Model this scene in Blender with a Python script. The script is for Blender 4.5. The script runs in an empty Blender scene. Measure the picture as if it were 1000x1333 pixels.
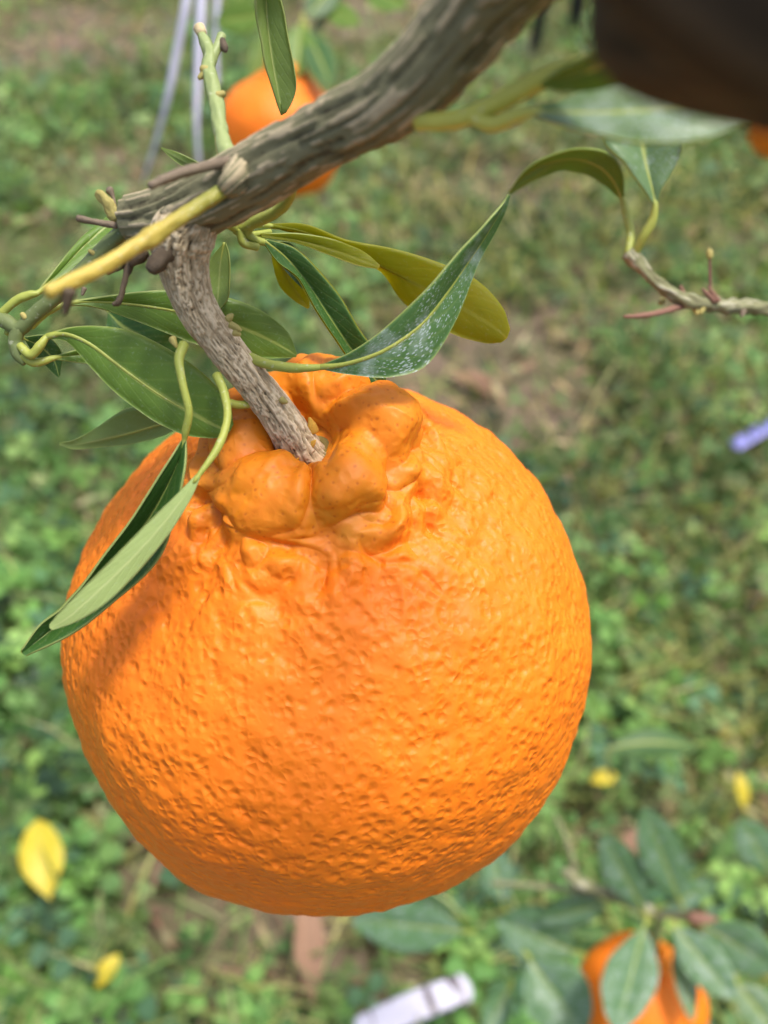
import bpy, math, random
import numpy as np
from mathutils import Vector, Matrix

random.seed(7)
RNG = np.random.default_rng(11)
SC = bpy.context.scene
COL = SC.collection

# ---------------------------------------------------------------- camera, sky, sun, exposure
PITCH = math.radians(48)
CAM_H = 0.80
K = 0.00086                       # metres per reference pixel at 1 m
cam_d = bpy.data.cameras.new('camera')
cam = bpy.data.objects.new('camera', cam_d)
COL.objects.link(cam)
cam.location = (0, 0, CAM_H)
cam.rotation_euler = (math.pi / 2 - PITCH, 0, 0)
cam_d.sensor_width = 36
cam_d.lens = 18 / (666.5 * K)
cam_d.clip_start = 0.005
cam_d.clip_end = 400
cam_d.dof.use_dof = True
cam_d.dof.focus_distance = 0.121
cam_d.dof.aperture_fstop = 15.5
SC.camera = cam

SUN_DIR = Vector((0.27, 0.06, 0.95)).normalized()      # towards the sun
w = bpy.data.worlds.new('World')
SC.world = w
w.use_nodes = True
nt = w.node_tree
bg = nt.nodes['Background']
sky = nt.nodes.new('ShaderNodeTexSky')
sky.sky_type = 'NISHITA'
sky.sun_disc = False
sky.sun_elevation = math.asin(SUN_DIR.z)
sky.sun_rotation = math.atan2(SUN_DIR.x, SUN_DIR.y)
sky.air_density = 1.0
sky.dust_density = 5.0
nt.links.new(sky.outputs[0], bg.inputs[0])
bg.inputs[1].default_value = 0.15
sun_d = bpy.data.lights.new('sun', 'SUN')
sun_d.energy = 2.0
sun_d.angle = math.radians(10)
sun_d.color = (1.0, 0.97, 0.92)
sun = bpy.data.objects.new('sun', sun_d)
COL.objects.link(sun)
sun.rotation_euler = SUN_DIR.to_track_quat('Z', 'Y').to_euler()
SC.view_settings.view_transform = 'Standard'
SC.view_settings.look = 'None'
SC.view_settings.gamma = 1.0
SC.view_settings.exposure = 0.78
SC.render.resolution_x = 768
SC.render.resolution_y = 1024

FWD = np.array((0, math.cos(PITCH), -math.sin(PITCH)))
UPV = np.array((0, math.sin(PITCH), math.cos(PITCH)))
RGT = np.array((1.0, 0, 0))
CAM = np.array((0, 0, CAM_H))


def at(px, py, d):
    """a point of the place: its bearing from the photographer's stand and its distance"""
    s = K * d
    return CAM + FWD * d + RGT * ((px - 500) * s) + UPV * ((666.5 - py) * s)


def on_ground(px, py, z=0.0):
    r = FWD + RGT * ((px - 500) * K) + UPV * ((666.5 - py) * K)
    return CAM + r * ((z - CAM_H) / r[2])


# ---------------------------------------------------------------- noise in numpy
_perm = np.random.default_rng(5).permutation(256)
_perm = np.concatenate([_perm, _perm, _perm])
_g = np.random.default_rng(6).normal(size=(256, 3))
_g /= np.linalg.norm(_g, axis=1)[:, None]


def perlin(p):
    p = np.asarray(p, float)
    i = np.floor(p).astype(int)
    f = p - i
    i &= 255
    u = f * f * f * (f * (f * 6 - 15) + 10)
    out = 0
    for dx in (0, 1):
        wx = u[:, 0] if dx else 1 - u[:, 0]
        for dy in (0, 1):
            wy = u[:, 1] if dy else 1 - u[:, 1]
            for dz in (0, 1):
                wz = u[:, 2] if dz else 1 - u[:, 2]
                h = _perm[_perm[_perm[(i[:, 0] + dx) & 255] + ((i[:, 1] + dy) & 255)] + ((i[:, 2] + dz) & 255)]
                g = _g[h]
                out = out + wx * wy * wz * (g[:, 0] * (f[:, 0] - dx) + g[:, 1] * (f[:, 1] - dy) + g[:, 2] * (f[:, 2] - dz))
    return out * 1.5


def smooth(a, b, x):
    t = np.clip((x - a) / (b - a), 0, 1)
    return t * t * (3 - 2 * t)


def catmull(pts, n, closed=False):
    """dense Catmull-Rom through rows of numbers"""
    P = np.asarray(pts, float)
    m = len(P)
    if m == 2:
        t = np.linspace(0, 1, n)[:, None]
        return P[0] * (1 - t) + P[1] * t
    Q = np.vstack([2 * P[0] - P[1], P, 2 * P[-1] - P[-2]])
    t = np.linspace(0, m - 1 - 1e-9, n)
    k = t.astype(int)
    f = (t - k)[:, None]
    a, b, c, d = Q[k], Q[k + 1], Q[k + 2], Q[k + 3]
    return 0.5 * (2 * b + (c - a) * f + (2 * a - 5 * b + 4 * c - d) * f ** 2 + (3 * b - a - 3 * c + d) * f ** 3)


# ---------------------------------------------------------------- mesh and object helpers
def mesh_from(name, V, F, mats, smooth_shade=True, uv=None, attr=None, col=None, fmat=None):
    me = bpy.data.meshes.new(name)
    V = np.asarray(V, np.float32)
    if isinstance(F, np.ndarray):
        n, k = F.shape
        me.vertices.add(len(V))
        me.vertices.foreach_set('co', V.ravel())
        me.loops.add(n * k)
        me.loops.foreach_set('vertex_index', F.astype(np.int32).ravel())
        me.polygons.add(n)
        me.polygons.foreach_set('loop_start', np.arange(0, n * k, k, dtype=np.int32))
        me.update(calc_edges=True)
    else:
        me.from_pydata([tuple(map(float, v)) for v in V], [], F)
    me.validate()
    nl = len(me.loops)
    vi = np.empty(nl, np.int32)
    me.loops.foreach_get('vertex_index', vi)
    if uv is not None:
        l = me.uv_layers.new(name='UVMap')
        l.data.foreach_set('uv', np.asarray(uv, np.float32)[vi].ravel())
    if attr:
        for k_, a in attr.items():
            at_ = me.attributes.new(k_, 'FLOAT', 'POINT')
            at_.data.foreach_set('value', np.asarray(a, np.float32))
    if col is not None:
        ca = me.attributes.new('tint', 'FLOAT_COLOR', 'POINT')
        c4 = np.ones((len(V), 4), np.float32)
        c4[:, :3] = col
        ca.data.foreach_set('color', c4.ravel())
    for m in (mats if isinstance(mats, (list, tuple)) else [mats]):
        me.materials.append(m)
    if fmat is not None:
        me.polygons.foreach_set('material_index', np.asarray(fmat, np.int32))
    me.polygons.foreach_set('use_smooth', np.full(len(me.polygons), smooth_shade))
    me.update()
    return me


def link(name, me, parent=None, label=None, cat=None, group=None, kind=None, loc=None):
    o = bpy.data.objects.new(name, me)
    COL.objects.link(o)
    if loc is not None:
        o.location = loc
    if parent is not None:
        o.parent = parent
    if label:
        o['label'] = label
    if cat:
        o['category'] = cat
    if group:
        o['group'] = group
    if kind:
        o['kind'] = kind
    return o


def world_loc(o):
    p = np.zeros(3)
    while o is not None:
        p = p + np.array(o.location)
        o = o.parent
    return p


# ---------------------------------------------------------------- materials
class NB:
    def __init__(self, name):
        self.m = bpy.data.materials.new(name)
        self.m.use_nodes = True
        self.t = self.m.node_tree
        self.b = self.t.nodes['Principled BSDF']
        self.out = self.t.nodes['Material Output']

    def n(self, typ, **kw):
        nd = self.t.nodes.new(typ)
        for k, v in kw.items():
            if hasattr(nd, k):
                setattr(nd, k, v)
            else:
                nd.inputs[k.replace('_', ' ').title()].default_value = v
        return nd

    def l(self, a, b):
        self.t.links.new(a, b)

    def set(self, **kw):
        for k, v in kw.items():
            self.b.inputs[k.replace('_', ' ')].default_value = v

    def coord(self, kind='Object', scale=(1, 1, 1)):
        tc = self.n('ShaderNodeTexCoord')
        mp = self.n('ShaderNodeMapping')
        mp.inputs['Scale'].default_value = scale
        self.l(tc.outputs[kind], mp.inputs[0])
        return mp.outputs[0]

    def noise(self, vec, scale, detail=3, rough=0.55, dist=0.0):
        nd = self.n('ShaderNodeTexNoise')
        nd.inputs['Scale'].default_value = scale
        nd.inputs['Detail'].default_value = detail
        nd.inputs['Roughness'].default_value = rough
        nd.inputs['Distortion'].default_value = dist
        self.l(vec, nd.inputs['Vector'])
        return nd.outputs[0]

    def voro(self, vec, scale, feature='F1', rnd=1.0):
        nd = self.n('ShaderNodeTexVoronoi')
        nd.feature = feature
        nd.inputs['Scale'].default_value = scale
        nd.inputs['Randomness'].default_value = rnd
        self.l(vec, nd.inputs['Vector'])
        return nd.outputs['Distance']

    def ramp(self, fac, stops):
        nd = self.n('ShaderNodeValToRGB')
        e = nd.color_ramp.elements
        while len(e) < len(stops):
            e.new(0.5)
        for el, (p, c) in zip(e, stops):
            el.position = p
            el.color = (*c, 1) if len(c) == 3 else c
        self.l(fac, nd.inputs[0])
        return nd.outputs[0]

    def mix(self, fac, a, b, mode='MIX'):
        nd = self.n('ShaderNodeMix')
        nd.data_type = 'RGBA'
        nd.blend_type = mode
        for s, v in ((0, fac), (6, a), (7, b)):
            if isinstance(v, (int, float)):
                nd.inputs[s].default_value = v
            elif isinstance(v, tuple):
                nd.inputs[s].default_value = (*v, 1)
            else:
                self.l(v, nd.inputs[s])
        return nd.outputs[2]

    def math(self, op, a, b=0.0, clamp=False):
        nd = self.n('ShaderNodeMath')
        nd.operation = op
        nd.use_clamp = clamp
        for s, v in ((0, a), (1, b)):
            if isinstance(v, (int, float)):
                nd.inputs[s].default_value = v
            else:
                self.l(v, nd.inputs[s])
        return nd.outputs[0]

    def attr(self, name, out='Fac'):
        nd = self.n('ShaderNodeAttribute')
        nd.attribute_name = name
        return nd.outputs[out]

    def bump(self, h, strength=0.3, dist=0.001, normal=None):
        nd = self.n('ShaderNodeBump')
        nd.inputs['Strength'].default_value = strength
        nd.inputs['Distance'].default_value = dist
        self.l(h, nd.inputs['Height'])
        if normal is not None:
            self.l(normal, nd.inputs['Normal'])
        return nd.outputs[0]

    def base(self, c):
        self.l(c, self.b.inputs['Base Color'])

    def normal(self, nrm):
        self.l(nrm, self.b.inputs['Normal'])


def peel_material():
    b = NB('orange_peel')
    co = b.coord('Object')
    big = b.noise(co, 45, 4, 0.6)
    c = b.mix(big, (0.83, 0.165, 0.004), (0.91, 0.240, 0.009))
    neck = b.attr('neck')
    nk = b.mix(b.noise(co, 110, 3), (0.58, 0.170, 0.004), (0.75, 0.235, 0.008))
    c = b.mix(b.math('MULTIPLY', neck, 0.88), c, nk)
    # oil glands: small darker pores
    warp = b.n('ShaderNodeVectorMath')
    warp.operation = 'ADD'
    nz = b.n('ShaderNodeTexNoise')
    nz.inputs['Scale'].default_value = 300
    b.l(co, nz.inputs['Vector'])
    sc = b.n('ShaderNodeVectorMath')
    sc.operation = 'SCALE'
    sc.inputs['Scale'].default_value = 0.0012
    b.l(nz.outputs['Color'], sc.inputs[0])
    b.l(co, warp.inputs[0])
    b.l(sc.outputs[0], warp.inputs[1])
    v1 = b.voro(warp.outputs[0], 900)
    v2 = b.voro(warp.outputs[0], 600)
    dots = b.ramp(v1, [(0.10, (1, 1, 1)), (0.28, (0, 0, 0))])
    c = b.mix(b.math('MULTIPLY', b.ramp(b.noise(co, 75, 2), [(0.5, (0, 0, 0)), (0.7, (1, 1, 1))]), b.math('MULTIPLY', neck, 0.4)), c, (0.40, 0.20, 0.012))
    c = b.mix(b.math('MULTIPLY', dots, b.math('ADD', b.math('MULTIPLY', neck, 0.46), 0.06)), c, (0.36, 0.06, 0.004))
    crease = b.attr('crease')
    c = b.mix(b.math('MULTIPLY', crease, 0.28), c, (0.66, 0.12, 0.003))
    b.base(c)
    b.set(Roughness=0.50, Subsurface_Weight=0.2, Subsurface_Scale=0.0025, Specular_IOR_Level=0.34)
    b.b.inputs['Subsurface Radius'].default_value = (1.0, 0.35, 0.05)
    p1 = b.ramp(v1, [(0.0, (0, 0, 0)), (0.5, (1, 1, 1))])
    p2 = b.ramp(v2, [(0.0, (0, 0, 0)), (0.62, (1, 1, 1))])
    for rp in (p1, p2):
        rp.node.color_ramp.interpolation = 'EASE'
    hh = b.math('ADD', p2, b.math('MULTIPLY', p1, 0.25))
    soft = b.math('SUBTRACT', 1.0, b.math('MULTIPLY', neck, 0.55))
    n1 = b.bump(b.math('MULTIPLY', hh, soft), 0.72, 0.00040)
    n2 = b.bump(b.noise(co, 1100, 3), 0.25, 0.00012, n1)
    b.normal(n2)
    return b.m


def leaf_material(name, c1, c2, rib, spec=0.32, rough=0.42, speck=0.0, trans=0.35, tcol=None, speck_scale=420):
    """a leaf blade: two greens, side veins, pale residue spots"""
    b = NB(name)
    uv = b.n('ShaderNodeUVMap')
    sep = b.n('ShaderNodeSeparateXYZ')
    b.l(uv.outputs[0], sep.inputs[0])
    au = b.math('ABSOLUTE', b.math('SUBTRACT', sep.outputs[0], 0.5))
    ph = b.math('SUBTRACT', b.math('MULTIPLY', sep.outputs[1], 62.0), b.math('MULTIPLY', au, 34.0))
    co = b.coord('Object')
    nse = b.noise(co, 160, 4)
    ph2 = b.math('ADD', ph, b.math('MULTIPLY', nse, 3.2))
    veins = b.math('POWER', b.math('ABSOLUTE', b.math('COSINE', b.math('MULTIPLY', ph2, 0.5))), 22.0)
    c = b.mix(b.noise(co, 70, 4, 0.6), c1, c2)
    c = b.mix(b.math('MULTIPLY', veins, 0.09), c, rib)
    ribm = b.ramp(au, [(0.018, (1, 1, 1)), (0.05, (0, 0, 0))])
    c = b.mix(b.math('MULTIPLY', ribm, 0.7), c, rib)
    edge = b.ramp(au, [(0.465, (0, 0, 0)), (0.5, (1, 1, 1))])
    c = b.mix(b.math('MULTIPLY', edge, 0.5), c, rib)
    dust = b.noise(co, 2600, 2)
    c = b.mix(b.math('MULTIPLY', b.ramp(dust, [(0.60, (0, 0, 0)), (0.72, (1, 1, 1))]), 0.18), c, (0.45, 0.52, 0.36))
    rsock = None
    if speck > 0:
        uvm = b.n('ShaderNodeMapping')
        uvm.inputs['Scale'].default_value = (34, 62, 1)
        b.l(uv.outputs[0], uvm.inputs[0])
        v = b.voro(uvm.outputs[0], 1.0)
        cl = b.noise(co, 130, 3)
        thr = b.math('MULTIPLY', b.ramp(cl, [(0.33, (0, 0, 0)), (0.60, (1, 1, 1))]), 0.42)
        sp = b.math('MULTIPLY', b.math('SUBTRACT', thr, v), 9.0, clamp=True)
        film = b.math('MULTIPLY', b.ramp(b.noise(co, 260, 4, 0.65), [(0.5, (0, 0, 0)), (0.75, (1, 1, 1))]), 0.55)
        f = b.math('MULTIPLY', b.math('MAXIMUM', sp, film), speck)
        c = b.mix(f, c, (0.46, 0.53, 0.52))
    b.base(c)
    b.set(Roughness=rough, Specular_IOR_Level=spec)
    h = b.math('ADD', b.math('MULTIPLY', veins, -0.22), b.noise(co, 700, 3))
    b.normal(b.bump(h, 0.28, 0.0003))
    tr = b.n('ShaderNodeBsdfTranslucent')
    if tcol is None:
        tcol = (min(1, c2[0] * 3.2), min(1, c2[1] * 2.6), c2[2] * 0.6)
    tr.inputs[0].default_value = (*tcol, 1)
    mx = b.n('ShaderNodeMixShader')
    mx.inputs[0].default_value = trans
    b.l(b.b.outputs[0], mx.inputs[1])
    b.l(tr.outputs[0], mx.inputs[2])
    b.l(mx.outputs[0], b.out.inputs[0])
    return b.m


def bark_material(name, ground, ridge, dark, fine=1500, rough=0.8):
    b = NB(name)
    co = b.coord('Object')
    r = b.attr('ridge')
    n = b.noise(co, fine, 4, 0.65)
    n2 = b.noise(co, 220, 3)
    f = b.math('ADD', r, b.math('MULTIPLY', b.math('SUBTRACT', n, 0.5), 0.55))
    c = b.ramp(f, [(0.05, dark), (0.32, ground), (0.55, ground), (0.74, ridge), (1.0, tuple(min(1, x * 1.25) for x in ridge))])
    c = b.mix(b.math('MULTIPLY', n2, 0.30), c, tuple(0.7 * x for x in ground))
    b.base(c)
    b.set(Roughness=rough, Specular_IOR_Level=0.25)
    b.normal(b.bump(b.math('ADD', n, b.math('MULTIPLY', b.noise(co, fine * 3, 2), 0.4)), 0.5, 0.0003))
    return b.m


def shoot_material(name, c1, c2, tip=None, scale=160):
    """young green wood; colour may run from the base (v=0) to the tip (v=1)"""
    b = NB(name)
    co = b.coord('Object')
    c = b.mix(b.noise(co, scale, 4), c1, c2)
    if tip:
        uv = b.n('ShaderNodeUVMap')
        sep = b.n('ShaderNodeSeparateXYZ')
        b.l(uv.outputs[0], sep.inputs[0])
        c = b.mix(b.ramp(b.math('ADD', sep.outputs[1], b.math('MULTIPLY', b.noise(co, 420, 3), 0.3)), [(0.36, (0, 0, 0)), (0.85, (1, 1, 1))]), c, tip)
    sp = b.ramp(b.noise(co, 1500, 2), [(0.62, (0, 0, 0)), (0.72, (1, 1, 1))])
    c = b.mix(b.math('MULTIPLY', sp, 0.35), c, (0.55, 0.56, 0.42))
    b.base(c)
    b.set(Roughness=0.5, Specular_IOR_Level=0.4)
    b.normal(b.bump(b.noise(co, 900, 3), 0.35, 0.0003))
    return b.m


def tint_material(name, rough=0.55, trans=0.35, spec=0.35):
    b = NB(name)
    t = b.attr('tint', 'Color')
    co = b.coord('Object')
    c = b.mix(b.noise(co, 90, 3), t, (0.0, 0.0, 0.0))
    c = b.mix(0.75, c, t)
    b.base(c)
    b.set(Roughness=rough, Specular_IOR_Level=spec)
    tr = b.n('ShaderNodeBsdfTranslucent')
    br = b.mix(1.0, t, (1.9, 1.7, 0.8), 'MULTIPLY')
    b.l(br, tr.inputs[0])
    mx = b.n('ShaderNodeMixShader')
    mx.inputs[0].default_value = trans
    b.l(b.b.outputs[0], mx.inputs[1])
    b.l(tr.outputs[0], mx.inputs[2])
    b.l(mx.outputs[0], b.out.inputs[0])
    return b.m


def plain_material(name, c1, c2, scale=60, rough=0.7, spec=0.3):
    b = NB(name)
    co = b.coord('Object')
    b.base(b.mix(b.noise(co, scale, 4), c1, c2))
    b.set(Roughness=rough, Specular_IOR_Level=spec)
    b.normal(b.bump(b.noise(co, scale * 6, 3), 0.3, 0.0005))
    return b.m


M = {}
M['peel'] = peel_material()
RIB = (0.34, 0.40, 0.09)
M['leaf'] = leaf_material('leaf_green', (0.080, 0.160, 0.018), (0.125, 0.215, 0.030), RIB, trans=0.22)
M['leaf_dark'] = leaf_material('leaf_dark_green', (0.022, 0.075, 0.014), (0.045, 0.115, 0.020), RIB, trans=0.12, rough=0.45)
M['leaf_speck'] = leaf_material('leaf_speckled', (0.045, 0.115, 0.028), (0.070, 0.150, 0.040), RIB, speck=0.7, trans=0.15, rough=0.42)
M['leaf_dusty'] = leaf_material('leaf_dusty', (0.09, 0.17, 0.065), (0.14, 0.225, 0.10), RIB, speck=0.6, trans=0.2, rough=0.38)
M['leaf_olive'] = leaf_material('leaf_olive', (0.16, 0.185, 0.008), (0.21, 0.225, 0.012), (0.34, 0.35, 0.05), trans=0.6, tcol=(0.62, 0.60, 0.02))
M['leaf_under'] = leaf_material('leaf_underside', (0.16, 0.24, 0.055), (0.21, 0.29, 0.075), (0.38, 0.42, 0.14), trans=0.25, rough=0.5, spec=0.35)
M['leaf_pale'] = leaf_material('leaf_pale_green', (0.30, 0.40, 0.12), (0.37, 0.46, 0.16), (0.48, 0.54, 0.22), trans=0.12, rough=0.45, spec=0.4)
M['leaf_far'] = leaf_material('leaf_blue_green', (0.060, 0.145, 0.055), (0.130, 0.235, 0.105), (0.14, 0.24, 0.11), speck=0.7, trans=0.25, rough=0.4)
M['leaf_yellow'] = leaf_material('leaf_yellow', (0.52, 0.42, 0.025), (0.62, 0.52, 0.05), (0.6, 0.5, 0.10), trans=0.3, tcol=(0.8, 0.65, 0.03))
M['leaf_dead'] = leaf_material('leaf_dead_brown', (0.22, 0.125, 0.075), (0.30, 0.18, 0.115), (0.32, 0.21, 0.14), trans=0.1, tcol=(0.4, 0.2, 0.1), rough=0.8, spec=0.15)
M['bark_stem'] = bark_material('bark_grey_beige', (0.43, 0.335, 0.200), (0.62, 0.515, 0.345), (0.045, 0.034, 0.016))
M['bark_limb'] = bark_material('bark_green_grey', (0.185, 0.175, 0.095), (0.43, 0.355, 0.225), (0.060, 0.048, 0.026), fine=1100)
M['bark_shade'] = bark_material('bark_painted_shade', (0.040, 0.027, 0.016), (0.075, 0.050, 0.030), (0.014, 0.010, 0.007), fine=600)  # shade on the overhead limb is put into this very dark bark colour
M['bark_grey'] = bark_material('bark_grey', (0.20, 0.20, 0.10), (0.38, 0.36, 0.25), (0.07, 0.062, 0.034), fine=900)
M['shoot_yellow'] = shoot_material('shoot_yellow', (0.11, 0.15, 0.022), (0.19, 0.22, 0.035), (0.47, 0.35, 0.060))
M['shoot_green'] = shoot_material('shoot_green', (0.20, 0.26, 0.085), (0.29, 0.34, 0.13))
M['petiole'] = shoot_material('petiole_green', (0.22, 0.28, 0.040), (0.36, 0.37, 0.070))
M['shoot_bright'] = shoot_material('shoot_bright', (0.42, 0.43, 0.07), (0.54, 0.52, 0.10))
M['twig_green'] = shoot_material('twig_green', (0.085, 0.12, 0.035), (0.16, 0.19, 0.065))
M['twig_brown'] = plain_material('twig_brown', (0.09, 0.066, 0.042), (0.24, 0.185, 0.125), 900)
M['twig_red'] = plain_material('twig_red_brown', (0.17, 0.08, 0.055), (0.27, 0.15, 0.10), 500)
M['bud'] = plain_material('bud_scale', (0.27, 0.24, 0.07), (0.40, 0.33, 0.10), 500, 0.6)
M['bud_dark'] = plain_material('dry_bud', (0.035, 0.026, 0.016), (0.14, 0.10, 0.06), 1200)
M['cut_wood'] = plain_material('cut_wood', (0.45, 0.36, 0.19), (0.56, 0.46, 0.27), 900)
M['calyx'] = plain_material('calyx_green_brown', (0.15, 0.115, 0.030), (0.25, 0.20, 0.06), 900)
M['sepal'] = plain_material('dry_sepal', (0.56, 0.30, 0.035), (0.66, 0.40, 0.07), 700)


# ---------------------------------------------------------------- fruit
def fruit_mesh(name, R, ns, nphi, lobes, seed=0, fine=1.0, grow=1.0, lean=0.0, fold_at=0.0):
    """a citrus with a knobbly raised neck: a turned profile pushed out by lobes, creases and puckers"""
    prof = [(0.000, 0.995), (0.050, 0.995), (0.098, 0.998), (0.130, 1.025), (0.168, 1.070), (0.208, 1.082),
            (0.240, 1.050), (0.272, 0.998), (0.308, 0.945), (0.370, 0.895), (0.455, 0.838), (0.555, 0.775), (0.690, 0.685),
            (0.820, 0.555), (0.925, 0.380), (0.985, 0.180), (1.003, -0.030), (0.988, -0.240), (0.932, -0.450),
            (0.825, -0.625), (0.660, -0.745), (0.455, -0.815), (0.220, -0.845), (0.0, -0.850)]
    dense = catmull(prof, 6000)
    seg = np.r_[0, np.cumsum(np.linalg.norm(np.diff(dense, axis=0), axis=1))]
    # finer rings on the neck
    wgt = np.where(np.linspace(0, 1, 6000) < 0.45, 1.5, 1.0)
    cw = np.r_[0, np.cumsum(np.diff(seg) * wgt[1:])]
    s = np.linspace(0, cw[-1], ns)
    r = np.interp(s, cw, dense[:, 0])
    z = np.interp(s, cw, dense[:, 1])
    r[0] = r[-1] = 0.0005
    dr, dz = np.gradient(r), np.gradient(z)
    ln = np.hypot(dr, dz)
    nr, nz = -dz / ln, dr / ln
    ph = np.linspace(0, 2 * math.pi, nphi, endpoint=False)
    RR, PH = np.meshgrid(r, ph, indexing='ij')
    ZZ = np.repeat(z[:, None], nphi, 1)
    P = np.stack([RR * np.cos(PH), RR * np.sin(PH), ZZ], -1).reshape(-1, 3)
    N = np.stack([nr[:, None] * np.cos(PH), nr[:, None] * np.sin(PH), np.repeat(nz[:, None], nphi, 1)], -1).reshape(-1, 3)
    if N[len(N) // 2] @ P[len(P) // 2] < 0:
        N = -N
    off = np.array([seed * 7.3, seed * 3.1, 1.7])
    # uneven body
    P = P + N * (0.034 * perlin(P * 1.4 + off) + 0.014 * perlin(P * 3.1 + off))[:, None]
    rad = np.hypot(P[:, 0], P[:, 1])
    zz = P[:, 2]
    phv = np.arctan2(P[:, 1], P[:, 0])
    neck = smooth(0.46, 0.29, rad) * smooth(0.72, 0.92, zz)
    # the collar leans: lower towards the photographer, higher behind
    P = P + np.array((0, 0, 1.0)) * (lean * (P[:, 1] - 0.2) * smooth(0.80, 1.10, zz) * smooth(0.6, 0.45, rad))[:, None]
    # lobes as rounded caps meeting in creases
    Q = P + 0.055 * np.stack([perlin(P * 5.5 + 3 + off), perlin(P * 5.5 + 9 + off), perlin(P * 5.5 + 17 + off)], -1)
    caps = []
    for (deg, lr, lz, h, ext, up) in lobes:
        a = math.radians(deg)
        c = np.array((lr * math.cos(a), lr * math.sin(a), lz))
        c[2] += lean * (c[1] - 0.2) * float(smooth(0.80, 1.10, lz))
        d2 = (((Q - c) * np.array((1, 1, 1 / up))) ** 2).sum(1)
        caps.append(h * grow * (1 - d2 / (ext * ext)))
    kk = 46.0
    caps = np.array([c_ for c_ in caps] + [np.full(len(P), -0.02)])
    mx = caps.max(0)
    lob = mx + np.log(np.exp(np.clip(kk * (caps - mx), -30, 0)).sum(0)) / kk
    lob = np.log1p(np.exp(42.0 * lob)) / 42.0 - 0.008
    sc_ = np.sort(caps, 0)
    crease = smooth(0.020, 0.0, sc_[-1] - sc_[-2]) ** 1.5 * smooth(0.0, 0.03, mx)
    # furrows running from the neck down over the shoulder
    reach = smooth(0.30, 0.38, rad) * smooth(0.80, 0.36, rad) * (zz > 0)
    fur = perlin(np.stack([np.cos(phv) * 3.0 + off[0], np.sin(phv) * 3.0, rad * 5.0 + seed], -1))
    fur2 = perlin(P * 8.5 + off + 2)
    furrow = reach * (-0.009 * np.exp(-(fur / 0.10) ** 2) + 0.022 * fur2)
    fold = np.abs(perlin(Q * np.array((5.4, 5.4, 3.6)) + off + fold_at))
    fold2 = np.abs(perlin(Q * 8.5 + off + 7))
    collar = smooth(0.56, 0.34, rad) * smooth(0.70, 0.88, zz) * smooth(0.10, 0.16, rad)
    disp = 0.74 * lob + furrow + collar * (0.115 * np.clip(fold, 0, 0.5) + 0.050 * fold2 - 0.030 + 0.010 * perlin(P * 14 + off) + 0.005 * perlin(P * 26 + off))
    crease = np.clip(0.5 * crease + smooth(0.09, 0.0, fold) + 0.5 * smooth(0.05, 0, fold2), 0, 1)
    P = P + N * disp[:, None]
    if fine > 0:
        # puckers of the peel: soft pebbling over wider dents, stretched around the fruit
        warp = 0.02 * np.stack([perlin(P * 9 + off), perlin(P * 9 + 5 + off), perlin(P * 9 + 11 + off)], -1)
        A = P + warp
        peb2 = perlin(A * 25 + 13 + off)
        dent = perlin(A * 13 + 57 + off)
        low = perlin(A * 6 + off)
        body = 1 - 0.70 * neck
        amp = 0.75 + 0.25 * smooth(-0.3, 0.3, perlin(P * 2.2 + 40 + off))
        P = P + N * (((0.0060 * dent + 0.0040 * peb2) * amp + 0.0085 * low) * body * fine)[:, None]
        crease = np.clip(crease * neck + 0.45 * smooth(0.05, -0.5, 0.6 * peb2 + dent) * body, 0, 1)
    P = P * R
    nv = ns * nphi
    i = np.arange(ns - 1)[:, None] * nphi
    j = np.arange(nphi)[None, :]
    j2 = (j + 1) % nphi
    F = np.stack([i + j, i + nphi + j, i + nphi + j2, i + j2], -1).reshape(-1, 4)
    return mesh_from(name, P, F, M['peel'], attr={'neck': neck, 'crease': crease})


HERO_LOBES = [  # angle, radius, height, rise, extent, upright stretch (fruit radii); -90 faces the photographer
    (118, 0.205, 1.060, 0.085, 0.150, 1.2), (66, 0.215, 1.065, 0.105, 0.180, 1.2),
    (8, 0.225, 1.050, 0.115, 0.170, 1.1), (-12, 0.285, 0.985, 0.100, 0.135, 1.0),
    (-38, 0.200, 1.060, 0.085, 0.115, 1.1), (-53, 0.265, 0.990, 0.105, 0.150, 1.3),
    (-86, 0.185, 1.075, 0.080, 0.105, 1.0), (-94, 0.262, 1.005, 0.105, 0.135, 1.15),
    (-140, 0.225, 1.050, 0.110, 0.170, 1.2), (-120, 0.275, 0.950, 0.080, 0.130, 1.0), (-166, 0.270, 0.970, 0.090, 0.160, 1.3), (150, 0.220, 1.030, 0.055, 0.150, 1.2),
    (75, 0.100, 1.050, 0.050, 0.055, 1.0), (38, 0.335, 0.900, 0.055, 0.140, 1), (2, 0.375, 0.880, 0.055, 0.130, 1), (-27, 0.350, 0.885, 0.045, 0.115, 1),
    (-55, 0.350, 0.880, 0.040, 0.100, 1), (-80, 0.345, 0.885, 0.048, 0.110, 1), (-107, 0.350, 0.885, 0.055, 0.120, 1),
    (-138, 0.375, 0.875, 0.080, 0.160, 1), (-172, 0.360, 0.880, 0.065, 0.150, 1), (140, 0.35, 0.88, 0.04, 0.14, 1),
    (-122, 0.470, 0.825, 0.034, 0.120, 1), (-86, 0.470, 0.820, 0.026, 0.110, 1), (-55, 0.480, 0.815, 0.020, 0.105, 1), (-22, 0.465, 0.825, 0.034, 0.130, 1), (10, 0.46, 0.825, 0.028, 0.12, 1), (-152, 0.49, 0.81, 0.034, 0.13, 1),
    (-68, 0.59, 0.755, 0.015, 0.12, 1), (-105, 0.60, 0.75, 0.018, 0.13, 1), (-37, 0.60, 0.75, 0.018, 0.13, 1), (-5, 0.60, 0.75, 0.014, 0.12, 1)]

FR_R = 0.0450
FR_C = at(433, 824, 0.158)


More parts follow.
